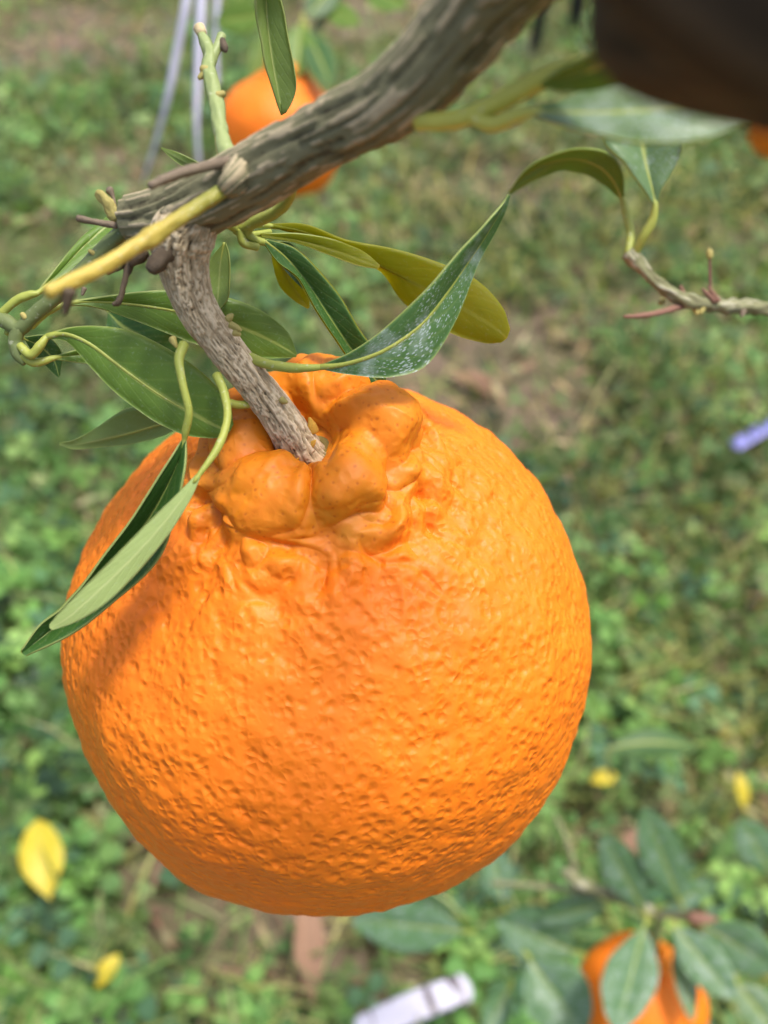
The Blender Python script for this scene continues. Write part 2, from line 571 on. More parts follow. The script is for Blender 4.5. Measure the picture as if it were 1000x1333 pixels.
def frame_from_axis(ax_cam):
    a = np.array(ax_cam, float)
    a /= np.linalg.norm(a)
    z = RGT * a[0] + UPV * a[1] - FWD * a[2]
    x = RGT - z * (RGT @ z)
    x /= np.linalg.norm(x)
    y = np.cross(z, x)
    return x, y, z


def set_frame(o, loc, x, y, z):
    m = Matrix((x, y, z)).transposed().to_4x4()
    m.translation = Vector(loc)
    o.matrix_world = m


FX, FY, FZ = frame_from_axis((-0.035, 0.675, 0.735))


def fruit_pt(v):
    return FR_C + FR_R * (FX * v[0] + FY * v[1] + FZ * v[2])


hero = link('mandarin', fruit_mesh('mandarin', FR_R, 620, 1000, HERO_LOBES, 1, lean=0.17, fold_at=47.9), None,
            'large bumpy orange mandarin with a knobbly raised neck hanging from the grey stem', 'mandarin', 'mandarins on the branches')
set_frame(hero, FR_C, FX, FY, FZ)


# ---------------------------------------------------------------- tubes: limbs, twigs, petioles
def tube_mesh(name, pts, mat, nseg=16, nring=24, disp=None, flat=1.0, origin=None, seed=0.0, knots=0.0, lie=False):
    """pts rows: x, y, z, radius (world). rounded ends. disp(angle, length, seed) -> (height, ridge)"""
    C = catmull(pts, nring)
    P, rad = C[:, :3], np.maximum(C[:, 3], 1e-5)
    T = np.gradient(P, axis=0)
    T /= np.linalg.norm(T, axis=1)[:, None]
    L = np.r_[0, np.cumsum(np.linalg.norm(np.diff(P, axis=0), axis=1))]
    # round the ends
    r2 = rad.copy()
    P2 = [P[0] - T[0] * rad[0] * 0.45, P[0] - T[0] * rad[0] * 0.28] + list(P) + [P[-1] + T[-1] * rad[-1] * 0.28, P[-1] + T[-1] * rad[-1] * 0.45]
    rr = np.r_[rad[0] * 0.02, rad[0] * 0.72, r2, rad[-1] * 0.72, rad[-1] * 0.02]
    TT = np.vstack([T[0], T[0], T, T[-1], T[-1]])
    LL = np.r_[L[0], L[0], L, L[-1], L[-1]]
    P2 = np.array(P2)
    n = len(P2)
    ref = np.array((0.31, 0.2, 0.93))
    ref = ref - TT[0] * (ref @ TT[0])
    ref /= np.linalg.norm(ref)
    A = np.empty((n, 3))
    for k in range(n):
        ref = ref - TT[k] * (ref @ TT[k])
        ref /= np.linalg.norm(ref)
        A[k] = ref
    B = np.cross(TT, A)
    if lie:
        A, B = B, -A
    th = np.linspace(0, 2 * math.pi, nseg, endpoint=False)
    TH, LG = np.meshgrid(th, LL)
    r = np.repeat(rr[:, None], nseg, 1)
    ridge = np.full(r.shape, 0.5)
    if disp is not None:
        h, ridge = disp(TH, LG, rr[:, None], seed)
        r = r + h * np.minimum(1, (rr / rad.max() * 1.2))[:, None]
    if knots:
        r = r * (1 + knots * perlin(np.stack([1.4 * np.cos(TH).ravel() + seed, 1.4 * np.sin(TH).ravel(), (LG / rad.mean() * 0.55).ravel()], -1)).reshape(r.shape))
    V = P2[:, None, :] + A[:, None, :] * (r * np.cos(TH))[..., None] + B[:, None, :] * (r * np.sin(TH) * flat)[..., None]
    V = V.reshape(-1, 3)
    if origin is not None:
        V = V - origin
    i = np.arange(n - 1)[:, None] * nseg
    j = np.arange(nseg)[None, :]
    j2 = (j + 1) % nseg
    F = np.stack([i + j, i + j2, i + nseg + j2, i + nseg + j], -1).reshape(-1, 4)
    uv = np.stack([TH.ravel() / (2 * math.pi), LG.ravel() / max(L[-1], 1e-6)], -1)
    return mesh_from(name, V, F, mat, uv=uv, attr={'ridge': ridge.ravel()})


def px_tube(rows):
    """rows of bearing x, y, distance, diameter (in reference pixels)"""
    out = []
    for (x, y, d, wpx) in rows:
        out.append(np.r_[at(x, y, d), wpx * 0.5 * K * d])
    return out


def d_stem(TH, LG, rr, seed):
    """cracked corky bark"""
    q = np.stack([np.cos(TH).ravel() * 4.2 + seed, np.sin(TH).ravel() * 4.2, LG.ravel() * 190], -1)
    w_ = perlin(q * 0.6 + 20)
    n1 = perlin(np.stack([q[:, 0] * 1.25 + 0.9 * w_, q[:, 1] * 1.25, q[:, 2] + 1.2 * w_], -1))
    n2 = perlin(np.stack([q[:, 0] * 2.6 + 8, q[:, 1] * 2.6, q[:, 2] * 2.3], -1))
    crack = smooth(0.0, 0.17, np.abs(n1)) * smooth(-0.02, 0.2, np.abs(n2) + 0.06)
    h = (crack - 0.75) * 0.00042 + 0.0004 * perlin(q * 0.33 + 5) + 0.00010 * n2
    rd = np.clip(0.12 + 0.62 * crack + 0.22 * n2, 0, 1)
    return h.reshape(TH.shape), rd.reshape(TH.shape)


def d_limb(TH, LG, rr, seed):
    """smooth green bark split by long corky streaks"""
    q = np.stack([np.cos(TH).ravel() * 3.0 + seed, np.sin(TH).ravel() * 3.0, LG.ravel() * 120], -1)
    w_ = perlin(q * 0.8 + 4)
    n1 = perlin(np.stack([q[:, 0] * 2.1 + 0.6 * w_, q[:, 1] * 2.1, q[:, 2] * 1.1 + w_], -1))
    n2 = perlin(np.stack([q[:, 0] * 4.6, q[:, 1] * 4.6, q[:, 2] * 3.4 + 9], -1))
    st = smooth(0.06, 0.36, n1 + 0.45 * n2)
    h = st * 0.00026 + 0.0004 * perlin(q * 0.3 + 2) - 0.00028 * smooth(-0.15, -0.4, n1)
    rd = np.clip(0.40 + 0.42 * st - 0.28 * smooth(-0.15, -0.45, n1) + 0.12 * n2, 0, 1)
    return h.reshape(TH.shape), rd.reshape(TH.shape)


# ---------------------------------------------------------------- leaves
def leaf_mesh(name, Lr, Mr, Rr, upper, under, origin, nrow=40, ncol=6, thick=0.00030, wave=0.0, seed=0.0, flip=False, cup=0.0):
    """three rails (left edge, midrib, right edge) -> a two-sided blade with thickness"""
    Lc, Mc, Rc = catmull(Lr, nrow), catmull(Mr, nrow), catmull(Rr, nrow)
    nc = 2 * ncol + 1
    G = np.empty((nrow, nc, 3))
    for k in range(nc):
        t = (k - ncol) / ncol
        a = abs(t)
        E = Rc if t > 0 else Lc
        G[:, k] = Mc * (1 - a) + E * a
    dv = np.gradient(G, axis=0)
    du = np.gradient(G, axis=1)
    N = np.cross(du, dv)
    ln = np.linalg.norm(N, axis=2, keepdims=True)
    N = N / np.maximum(ln, 1e-12)
    # rows at the pointed ends borrow their neighbour's normal
    bad = ln[..., 0] < ln.max() * 0.02
    Nm = N[nrow // 2].mean(0)
    N[bad] = Nm / np.linalg.norm(Nm)
    tt = np.abs(np.linspace(-1, 1, nc))[None, :]
    wid = np.linalg.norm(Lc - Mc, axis=1) + np.linalg.norm(Rc - Mc, axis=1)
    vv = np.linspace(0, 1, nrow)[:, None]
    bulge = cup * wid[:, None] * (tt * (1 - tt)) * 4
    q = np.stack([np.repeat(vv, nc, 1).ravel() * 7 + seed, (np.linspace(-1, 1, nc)[None, :].repeat(nrow, 0)).ravel() * 1.3, np.full(nrow * nc, seed * 3.3)], -1)
    wv = perlin(q).reshape(nrow, nc) * wave * wid[:, None] * tt ** 1.5
    # quilting between the side veins
    quilt = 0.004 * wid[:, None] * np.cos((vv * 62 - tt * 17) * 1.0) * tt * (1 - tt) * 2
    G = G + N * (bulge + wv + quilt)[..., None]
    if flip:
        N = -N
    up = (G + N * thick * 0.5).reshape(-1, 3)
    lo = (G - N * thick * 0.5).reshape(-1, 3)
    V = np.vstack([up, lo]) - origin
    nv = nrow * nc
    F, fm = [], []
    for i in range(nrow - 1):
        for k in range(nc - 1):
            a, b_, c, d = i * nc + k, i * nc + k + 1, (i + 1) * nc + k + 1, (i + 1) * nc + k
            f = (a, d, c, b_) if flip else (a, b_, c, d)
            F.append(f)
            fm.append(0)
            F.append(tuple(x + nv for x in f[::-1]))
            fm.append(1)
        for k in (0, nc - 1):
            a, d = i * nc + k, (i + 1) * nc + k
            F.append((a, d, d + nv, a + nv))
            fm.append(1)
    uu = np.linspace(0, 1, nc)[None, :].repeat(nrow, 0).ravel()
    v_ = np.repeat(vv, nc, 1).ravel()
    uv = np.vstack([np.stack([uu, v_], -1)] * 2)
    return mesh_from(name, V, np.array(F), [upper, under], uv=uv, fmat=fm)


def leaf_rows(parent, rows, upper='leaf', under='leaf_under', pet=None, pet_w=12, rib_w=7, flip=False, wave=0.05, cup=0.03,
              label=None, rib_side=1, pet_mat='petiole', rib_mat='petiole', cat=None, top=False, name='leaf'):
    """rows: (midrib x,y,d), (left x,y,d), (right x,y,d) from the leaf base to its tip"""
    Mr = [at(*r[0]) for r in rows]
    Lr = [at(*r[1]) for r in rows]
    Rr = [at(*r[2]) for r in rows]
    org = Mr[0]
    po = world_loc(parent) if parent is not None else np.zeros(3)
    sd = (abs(rows[0][0][0]) * 0.37 + rows[-1][0][1] * 0.11) % 50
    o = link(name, leaf_mesh(name, Lr, Mr, Rr, M[upper], M[under], org, wave=wave, cup=cup, seed=sd, flip=flip), parent, label, cat, loc=org - po)
    d0 = rows[0][0][2]
    Mc = catmull(Mr, 22)
    n = len(Mc)
    if rib_w:
        rr = rib_w * 0.5 * K * d0 * np.linspace(1, 0.12, n)
        link('midrib', tube_mesh('midrib', np.c_[Mc, rr], M[rib_mat], 8, 22, origin=org), o)
    if pet:
        full = [tuple(p) + (1.0,) * (4 - len(p)) for p in pet]
        full[-1] = full[-1][:3] + (0.62,)
        m2 = rows[1][0]
        pts = px_tube([(x, y, d, pet_w * s_) for (x, y, d, s_) in full] + [((full[-1][0] * 2 + m2[0]) / 3, (full[-1][1] * 2 + m2[1]) / 3, (full[-1][2] * 2 + m2[2]) / 3, pet_w * 0.45)])
        link('petiole', tube_mesh('petiole', pts, M[pet_mat], 12, 26, origin=org, knots=0.10, seed=sd), o)
    return o


def span_leaf(parent, base, tip, w, d0, d1, upper='leaf_far', under='leaf_under', sag=0.0, fold=0.25, lean=(0, 0), name='leaf', label=None, cat=None, pet_from=None, pet_w=5):
    """a whole elliptic leaf between two bearings; fold lifts both halves, lean tips one edge nearer"""
    bx, by = base
    tx, ty = tip
    L = math.hypot(tx - bx, ty - by)
    nx, ny = -(ty - by) / L, (tx - bx) / L
    rows = []
    for t, f in ((0, 0.06), (0.15, 0.52), (0.35, 0.94), (0.55, 1.0), (0.75, 0.78), (0.9, 0.42), (1, 0.03)):
        d = d0 + (d1 - d0) * t
        mx, my = bx + (tx - bx) * t, by + (ty - by) * t + sag * math.sin(math.pi * t)
        hw = w * f
        dz = hw * K * d * fold
        dl = hw * K * d
        rows.append(((mx, my, d), (mx - nx * hw, my - ny * hw, d - dz + lean[0] * dl), (mx + nx * hw, my + ny * hw, d - dz + lean[1] * dl)))
    pet = [(pet_from[0], pet_from[1], pet_from[2]), ((pet_from[0] + bx) / 2 + 2, (pet_from[1] + by) / 2, (pet_from[2] + d0) / 2), (bx, by, d0)] if pet_from else None
    return leaf_rows(parent, rows, upper, under, pet, pet_w, 3, label=label, cat=cat, name=name)


# ---------------------------------------------------------------- setting: ground
def ground_material():
    b = NB('soil')
    co = b.coord('Object')
    c = b.mix(b.noise(co, 9, 5, 0.65), (0.13, 0.088, 0.065), (0.27, 0.19, 0.15))
    far = b.noise(co, 2.2, 5, 0.6)
    c = b.mix(b.ramp(far, [(0.35, (0, 0, 0)), (0.6, (1, 1, 1))]), c, (0.075, 0.090, 0.030))
    b.base(c)
    b.set(Roughness=0.95, Specular_IOR_Level=0.15)
    b.normal(b.bump(b.noise(co, 60, 5, 0.7), 0.8, 0.01))
    return b.m


def ground_height(x, y):
    q = np.stack([x * 1.3, y * 1.3, np.zeros_like(x)], -1)
    return 0.03 * perlin(q + 3) + 0.008 * perlin(q * 7)


gx = np.r_[-80, -30, -12, -6, np.linspace(-3, 3, 121), 6, 12, 30, 80]
gy = np.r_[-60, -20, -6, -2, np.linspace(-0.5, 5, 111), 8, 14, 30, 70, 140]
GX, GY = np.meshgrid(gx, gy)
gz = ground_height(GX.ravel(), GY.ravel())
fade = smooth(7, 4, np.hypot(GX.ravel(), GY.ravel()))
gV = np.stack([GX.ravel(), GY.ravel(), gz * fade], -1)
nxg = len(gx)
i_, j_ = np.meshgrid(np.arange(len(gy) - 1), np.arange(nxg - 1), indexing='ij')
gF = np.stack([i_ * nxg + j_, i_ * nxg + j_ + 1, (i_ + 1) * nxg + j_ + 1, (i_ + 1) * nxg + j_], -1).reshape(-1, 4)
link('ground', mesh_from('ground', gV, gF, ground_material()), kind='structure')

# ---------------------------------------------------------------- grass, clover and weeds (nobody could count them)
BARE = [  # bare or thin patches: bearing, radius in metres
    (610, 500, 0.20), (680, 540, 0.10), (80, 60, 0.28), (30, 330, 0.13), (150, 225, 0.16), (300, 1180, 0.10), (405, 1240, 0.05), (520, 1290, 0.05),
    (500, 30, 0.30), (880, 430, 0.10), (720, 560, 0.08), (640, 250, 0.10), (960, 330, 0.1), (985, 1060, 0.05)]
BARE_P = [(on_ground(x, y)[:2], r) for x, y, r in BARE]


def bare_factor(x, y):
    f = np.ones_like(x)
    n = perlin(np.stack([x * 9, y * 9, np.zeros_like(x) + 2], -1))
    for (c, r) in BARE_P:
        d = np.hypot(x - c[0], y - c[1]) / r
        f = np.minimum(f, 0.10 + 0.9 * smooth(0.55, 1.15, d + 0.35 * n))
    big = perlin(np.stack([x * 3.2 + 7, y * 3.2, np.zeros_like(x)], -1))
    return f * (0.55 + 0.45 * smooth(-0.35, 0.05, big))


def scatter(n, xr, y0, y1, power=1.6):
    """more of them where the eye is nearer"""
    u = RNG.random(n * 2)
    y = y0 + (y1 - y0) * u ** power
    x = (RNG.random(n * 2) * 2 - 1) * (xr[0] + (xr[1] - xr[0]) * (y - y0) / (y1 - y0))
    keep = RNG.random(n * 2) < bare_factor(x, y)
    return x[keep][:n], y[keep][:n]


def rot_frames(n, tilt):
    """random heading and a random tilt"""
    a = RNG.random(n) * 2 * math.pi
    t = RNG.normal(0, tilt, n)
    t2 = RNG.normal(0, tilt, n)
    ca, sa = np.cos(a), np.sin(a)
    X = np.stack([ca * np.cos(t), sa * np.cos(t), np.sin(t)], -1)
    Z = np.stack([-sa * np.sin(t2), ca * np.sin(t2), np.cos(t2)], -1)
    Z = Z - X * (X * Z).sum(1)[:, None]
    Z /= np.linalg.norm(Z, axis=1)[:, None]
    Y = np.cross(Z, X)
    return X, Y, Z


def tile(T, F, pos, X, Y, Z, size):
    V = (T[None, :, 0, None] * X[:, None] + T[None, :, 1, None] * Y[:, None] + T[None, :, 2, None] * Z[:, None]) * size[:, None, None] + pos[:, None]
    n, k = len(pos), len(T)
    FF = F[None] + (np.arange(n) * k)[:, None, None]
    return V.reshape(-1, 3), FF.reshape(-1, F.shape[1])


def palette(n, cols, wts, jit=0.18):
    c = np.array(cols)[RNG.choice(len(cols), n, p=np.array(wts) / sum(wts))]
    return np.clip(c * (1 + RNG.normal(0, jit, (n, 1))), 0.004, 1)


M['grass'] = tint_material('grass_blade', 0.5, 0.35)
M['clover'] = tint_material('weed_leaf', 0.55, 0.32)
GREENS = [(0.135, 0.235, 0.065), (0.17, 0.29, 0.085), (0.10, 0.19, 0.07), (0.25, 0.34, 0.13), (0.34, 0.37, 0.18)]


def dryness(x, y):
    """the sward is yellower towards the right, greener at the lower left"""
    c = on_ground(900, 950)[:2]
    d = smooth(0.80, 0.25, np.hypot((x - c[0]), (y - c[1]) * 0.8))
    c2 = on_ground(700, 300)[:2]
    d2 = 0.7 * smooth(0.9, 0.1, np.hypot(x - c2[0], (y - c2[1]) * 0.8))
    n = perlin(np.stack([x * 4, y * 4, np.zeros_like(x) + 9], -1))
    return np.clip(1.25 * np.maximum(d, d2) + 0.5 * n, 0, 1)


def patch(x, y):
    """lusher, darker swards beside paler ones"""
    n = perlin(np.stack([x * 2.6 + 3, y * 2.6, np.zeros_like(x) + 21], -1)) + 0.6 * perlin(np.stack([x * 7, y * 7, np.zeros_like(x) + 5], -1))
    return 0.88 + 0.55 * np.clip(n, -0.75, 0.75)


# clover and chickweed: three-leaflet sprays on short stalks
def leaflet(r, ang, cup):
    a = math.radians(ang)
    pts = [(0.02, 0), (0.45, 0.36), (0.85, 0.40), (1.0, 0.12), (1.0, -0.12), (0.85, -0.40), (0.45, -0.36)]
    out = []
    for (u, v) in pts:
        out.append((r * (u * math.cos(a) - v * math.sin(a)), r * (u * math.sin(a) + v * math.cos(a)), cup * (abs(v) * 0.5 + u * 0.12)))
    return out


cl = leaflet(1, 0, 0.5) + leaflet(1, 120, 0.5) + leaflet(1, 240, 0.5)
clF = []
for k in range(3):
    o_ = 7 * k
    clF += [(o_, o_ + 1, o_ + 6), (o_ + 1, o_ + 2, o_ + 5), (o_ + 1, o_ + 5, o_ + 6), (o_ + 2, o_ + 3, o_ + 4), (o_ + 2, o_ + 4, o_ + 5)]
st = len(cl)
cl += [(-0.05, 0, 0), (0.05, 0, 0), (0.2, 0.1, -3.2)]
clF += [(st, st + 1, st + 2)]
cl, clF = np.array(cl), np.array(clF)


def spray(name, n, size, hgt, xr, y0, y1, power, cols, wts, label, cat, keep=None, tilt=0.45):
    x, y = scatter(n, xr, y0, y1, power)
    if keep is not None:
        k = RNG.random(len(x)) < keep(x, y)
        x, y = x[k], y[k]
    m = len(x)
    h = RNG.uniform(*hgt, m) * (0.75 + 0.5 * perlin(np.stack([x * 6, y * 6, np.zeros(m)], -1)))
    pos = np.stack([x, y, ground_height(x, y) + np.maximum(h, 0.006)], -1)
    X, Y, Z = rot_frames(m, tilt)
    V, F = tile(cl, clF, pos, X, Y, Z, RNG.uniform(*size, m))
    c = palette(m, cols, wts, 0.32) * patch(x, y)[:, None]
    return link(name, mesh_from(name, V, F, M['clover'], False, col=np.repeat(c, len(cl), 0)), label=label, cat=cat, kind='stuff')


left_green = lambda x, y: np.clip(1.0 - 0.85 * dryness(x, y), 0.1, 1)
spray('clover', 13000, (0.009, 0.0185), (0.015, 0.065), (0.75, 1.5), 0.04, 2.2, 1.2, [(0.125, 0.25, 0.075), (0.165, 0.32, 0.09), (0.09, 0.19, 0.09), (0.26, 0.38, 0.14)],
      [4, 4, 3, 2], 'low bright green clover and weed leaves covering the ground', 'clover', left_green)
spray('ground_weeds', 24000, (0.006, 0.013), (0.005, 0.05), (0.9, 2.0), 0.04, 3.3, 1.1, GREENS, [3, 4, 3, 3, 1.5],
      'small leaved weeds mixed through the orchard grass', 'weeds')

lowleft = on_ground(150, 1180)[:2]
spray('broad_clover', 5200, (0.013, 0.0225), (0.035, 0.075), (0.75, 1.0), 0.04, 1.5, 1.15, [(0.13, 0.28, 0.07), (0.19, 0.37, 0.085), (0.10, 0.21, 0.105), (0.26, 0.42, 0.11)],
      [4, 4, 3, 2], 'larger round leaved clover growing around the big yellow fallen leaf', 'clover', lambda x, y: 0.01 + 0.99 * smooth(0.75, 0.25, np.hypot(x - lowleft[0], y - lowleft[1])), 0.35)
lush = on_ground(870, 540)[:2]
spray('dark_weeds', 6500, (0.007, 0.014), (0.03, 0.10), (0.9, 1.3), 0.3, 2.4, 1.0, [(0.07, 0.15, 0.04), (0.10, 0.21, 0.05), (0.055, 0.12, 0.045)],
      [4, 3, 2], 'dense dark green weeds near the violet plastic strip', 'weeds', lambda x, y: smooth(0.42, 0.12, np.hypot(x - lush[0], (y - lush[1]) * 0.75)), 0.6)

# grass blades
bl = []
for k, (u, wd) in enumerate(((0, 0.9), (0.35, 1.0), (0.7, 0.7), (1.0, 0.08))):
    bend = 0.62 * u * u
    bl += [(bend, -0.017 * wd, u * (1 - 0.25 * u)), (bend, 0.017 * wd, u * (1 - 0.25 * u))]
bl = np.array(bl)
blF = np.array([(0, 1, 3, 2), (2, 3, 5, 4), (4, 5, 7, 6)])
x, y = scatter(52000, (0.9, 2.2), 0.04, 3.6, 1.3)
m = len(x)
X, Y, Z = rot_frames(m, 0.5)
pos = np.stack([x, y, ground_height(x, y) - 0.003], -1)
V, F = tile(bl, blF, pos, X, Y, Z, RNG.uniform(0.035, 0.115, m))
dr = dryness(x, y)
c = palette(m, GREENS, [3, 4, 2, 4, 2], 0.3) * patch(x, y)[:, None]
straw = palette(m, [(0.50, 0.45, 0.21), (0.43, 0.43, 0.16), (0.56, 0.49, 0.28), (0.36, 0.40, 0.13)], [2, 3, 1, 3])
sel = RNG.random(m) < 0.10 + 0.45 * dr
c = np.where(sel[:, None], straw, c)
link('grass', mesh_from('grass', V, F, M['grass'], True, col=np.repeat(c, len(bl), 0)),
     label='green and yellowing orchard grass growing under the trees', cat='grass', kind='stuff')

# dry litter lying between the plants
x = (RNG.random(9000) * 2 - 1) * 1.7
y = 0.04 + 3.1 * RNG.random(9000) ** 1.2
m = len(x)
X, Y, Z = rot_frames(m, 0.25)
lt = np.array([(-0.5, -0.05, 0), (0, -0.09, 0.05), (0.5, 0, 0), (0, 0.09, 0.05)])
pos = np.stack([x, y, ground_height(x, y) + RNG.uniform(0.004, 0.028, m)], -1)
V, F = tile(lt, np.array([(0, 1, 2, 3)]), pos, X, Y, Z, RNG.uniform(0.012, 0.055, m))
c = palette(m, [(0.34, 0.22, 0.15), (0.42, 0.33, 0.19), (0.24, 0.14, 0.10), (0.47, 0.42, 0.26)], [3, 3, 2, 2])
link('leaf_litter', mesh_from('leaf_litter', V, F, M['grass'], False, col=np.repeat(c, 4, 0)),
     label='dry brown leaf litter and straw scattered over the soil', cat='litter', kind='stuff')

# ---------------------------------------------------------------- the citrus tree in front
TREE_B = np.array((0.52, -0.22, 0.0))
tree = link('citrus_tree', None, None, 'citrus tree whose bent grey-green branch and leaves carry the big knobbly mandarin', 'tree', loc=TREE_B)


def tpart(name, me, parent=None, label=None):
    return link(name, me, parent or tree, label)


def ttube(name, rows, mat, nseg=16, nring=30, disp=None, parent=None, knots=0.0, seed=0.0, label=None, flat=1.0):
    par = parent or tree
    org = world_loc(par)
    pts = rows if len(rows[0]) == 4 and isinstance(rows[0], np.ndarray) else px_tube(rows)
    return tpart(name, tube_mesh(name, pts, M[mat], nseg, nring, disp, origin=org, knots=knots, seed=seed, flat=flat), par, label)


# trunk behind and beside the photographer, and the thick dark limb crossing the corner of the view
P_ = lambda *a: np.array(a, float)
corner = [at(1180, 130, 0.052), at(1000, 40, 0.045), at(870, -70, 0.042)]
ttube('trunk', [P_(0.52, -0.22, -0.03, 0.045), P_(0.51, -0.21, 0.25, 0.038), P_(0.47, -0.20, 0.6, 0.032), P_(0.44, -0.21, 0.95, 0.026), P_(0.42, -0.22, 1.3, 0.018)], 'bark_shade', 28, 40, d_limb, seed=3)
limb_end = at(742, -75, 0.069)
jn = at(930, -50, 0.047)
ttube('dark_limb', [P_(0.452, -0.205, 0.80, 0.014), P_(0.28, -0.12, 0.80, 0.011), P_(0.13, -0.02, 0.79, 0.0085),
                    np.r_[at(1170, 60, 0.044), 0.0050], np.r_[at(1040, -25, 0.037), 0.0050], np.r_[at(930, -100, 0.036), 0.0047], np.r_[at(800, -190, 0.038), 0.0043]], 'bark_shade', 40, 70, d_limb, seed=5,
      label='limb close overhead with its shade painted into dark brown bark')
link_rows = [np.r_[at(930, -110, 0.039), 0.0040], np.r_[at(830, -115, 0.056), 0.0036]]
main = ttube('main_branch', link_rows + px_tube([(735, -75, 0.068, 112), (655, -18, 0.0755, 112), (600, 42, 0.080, 106), (558, 90, 0.083, 98), (500, 138, 0.0875, 90), (450, 163, 0.0915, 86), (400, 187, 0.095, 80),
                          (318, 236, 0.1015, 84), (250, 270, 0.1065, 80), (205, 284, 0.109, 70), (174, 287, 0.1112, 60)]), 'bark_limb', 72, 260, d_limb, seed=1.3,
             label='grey green branch with beige corky streaks')
stem = ttube('fruit_stem', px_tube([(262, 262, 0.1050, 60), (238, 305, 0.1075, 80), (238, 345, 0.1095, 62), (254, 398, 0.1125, 51), (290, 450, 0.1155, 47), (336, 505, 0.1185, 46),
                           (368, 548, 0.1208, 48), (386, 578, 0.1230, 52), (396, 595, 0.1246, 62)]), 'bark_stem', 96, 300, d_stem, seed=2.2, label='grey beige cracked fruit stem')

ttube('shoot', [(332, 218, 0.1040, 16), (302, 240, 0.0990, 19), (262, 266, 0.0960, 20), (225, 290, 0.0938, 20), (196, 310, 0.0922, 26), (180, 319, 0.0914, 20), (128, 350, 0.0890, 21), (62, 381, 0.0855, 19)], 'shoot_yellow', 24, 80, knots=0.16, seed=4, label='yellow pruned shoot')
ttube('shoot_stub', [(90, 378, 0.0865, 20), (86, 400, 0.0870, 11), (84, 410, 0.0872, 5)], 'bud_dark', 10, 10)
ttube('dry_twig', [(318, 206, 0.0985, 15), (262, 218, 0.0965, 14), (225, 229, 0.0950, 13), (195, 242, 0.0935, 11)], 'twig_brown', 12, 26, knots=0.2)
ttube('branch_knot', [(334, 212, 0.1015, 40), (318, 222, 0.0985, 42), (304, 236, 0.0972, 34), (292, 247, 0.0978, 22)], 'bark_limb', 40, 40, d_limb, knots=0.25, seed=2)
sg = ttube('pruned_shoot', [(300, 215, 0.1010, 26), (288, 175, 0.1035, 20), (281, 130, 0.1055, 19), (272, 90, 0.1075, 18), (274, 72, 0.1085, 17), (263, 46, 0.1095, 12)], 'shoot_green', 24, 70, knots=0.24, seed=8,
           label='pale green pruned shoot standing up')
ttube('shoot_fork', [(276, 76, 0.1084, 14), (284, 60, 0.1088, 13), (289, 46, 0.1092, 12)], 'shoot_green', 14, 14, parent=sg)
ttube('cut_end', [(263, 44, 0.1096, 14), (259, 36, 0.1099, 16)], 'cut_wood', 14, 6, parent=sg)
ttube('dry_bud', [(289, 52, 0.1088, 9), (292, 62, 0.1084, 11), (294, 67, 0.1082, 5)], 'bud_dark', 10, 8, parent=sg)
ttube('bud', [(268, 92, 0.1070, 14), (262, 88, 0.1068, 8)], 'bud', 10, 6, parent=sg)
ttube('bud', [(284, 125, 0.1052, 12), (292, 121, 0.1050, 7)], 'bud', 10, 6, parent=sg)
ttube('bud', [(266, 96, 0.1070, 10), (259, 102, 0.1069, 6)], 'bud', 10, 6, parent=sg)

# the ragged end of the branch
ttube('bud_scale', [(152, 285, 0.1110, 17), (143, 270, 0.1110, 21), (134, 258, 0.1110, 17), (126, 251, 0.1110, 9)], 'bud', 18, 34, knots=0.5, flat=0.6)
ttube('dry_twig', [(152, 294, 0.1105, 9), (125, 289, 0.1100, 8), (101, 284, 0.1098, 9)], 'twig_brown', 10, 20, knots=0.3, seed=2)
ttube('dry_bud', [(150, 268, 0.1112, 5), (147, 256, 0.1112, 5), (143, 248, 0.1112, 11), (141, 246, 0.1112, 8)], 'twig_brown', 10, 12, knots=0.2)
ttube('dry_twig', [(174, 330, 0.1085, 12), (167, 350, 0.1085, 10), (160, 375, 0.1088, 7), (155, 392, 0.109, 8), (147, 396, 0.109, 5)], 'bud_dark', 10, 26, knots=0.4, seed=5)
ttube('dry_twig', [(170, 338, 0.109, 8), (158, 348, 0.1092, 6), (140, 356, 0.1095, 5)], 'bud_dark', 10, 14, knots=0.4, seed=6)
ttube('broken_stub', [(222, 325, 0.1065, 30), (205, 342, 0.1062, 24), (197, 352, 0.1062, 17)], 'bud_dark', 18, 20, knots=0.3, seed=9)
ttube('dry_bud', [(186, 326, 0.1075, 20), (176, 338, 0.1075, 18), (172, 344, 0.1075, 10)], 'bud_dark', 14, 14, knots=0.4, seed=12)
ttube('bud', [(162, 335, 0.108, 9), (154, 349, 0.108, 5)], 'twig_green', 10, 10)
tw = ttube('twig', [(172, 290, 0.1120, 24), (145, 316, 0.1130, 22), (110, 350, 0.1142, 20), (70, 388, 0.1156, 20), (42, 412, 0.1165, 19), (24, 428, 0.1170, 19), (2, 416, 0.1175, 20), (-60, 398, 0.1180, 18)],
           'twig_green', 18, 60, knots=0.14, seed=3)
ttube('twig_spur', [(24, 428, 0.1170, 20), (20, 444, 0.1172, 19), (24, 462, 0.1174, 17), (32, 473, 0.1176, 10)], 'twig_green', 16, 24, knots=0.18, seed=6)
ttube('bud', [(122, 330, 0.1128, 8), (116, 326, 0.1124, 5)], 'bud', 8, 6)
ttube('bud', [(34, 414, 0.1160, 10), (28, 408, 0.1158, 6)], 'bud', 8, 6)
ttube('bud', [(110, 375, 0.1135, 7), (107, 384, 0.1135, 4)], 'twig_brown', 8, 6)
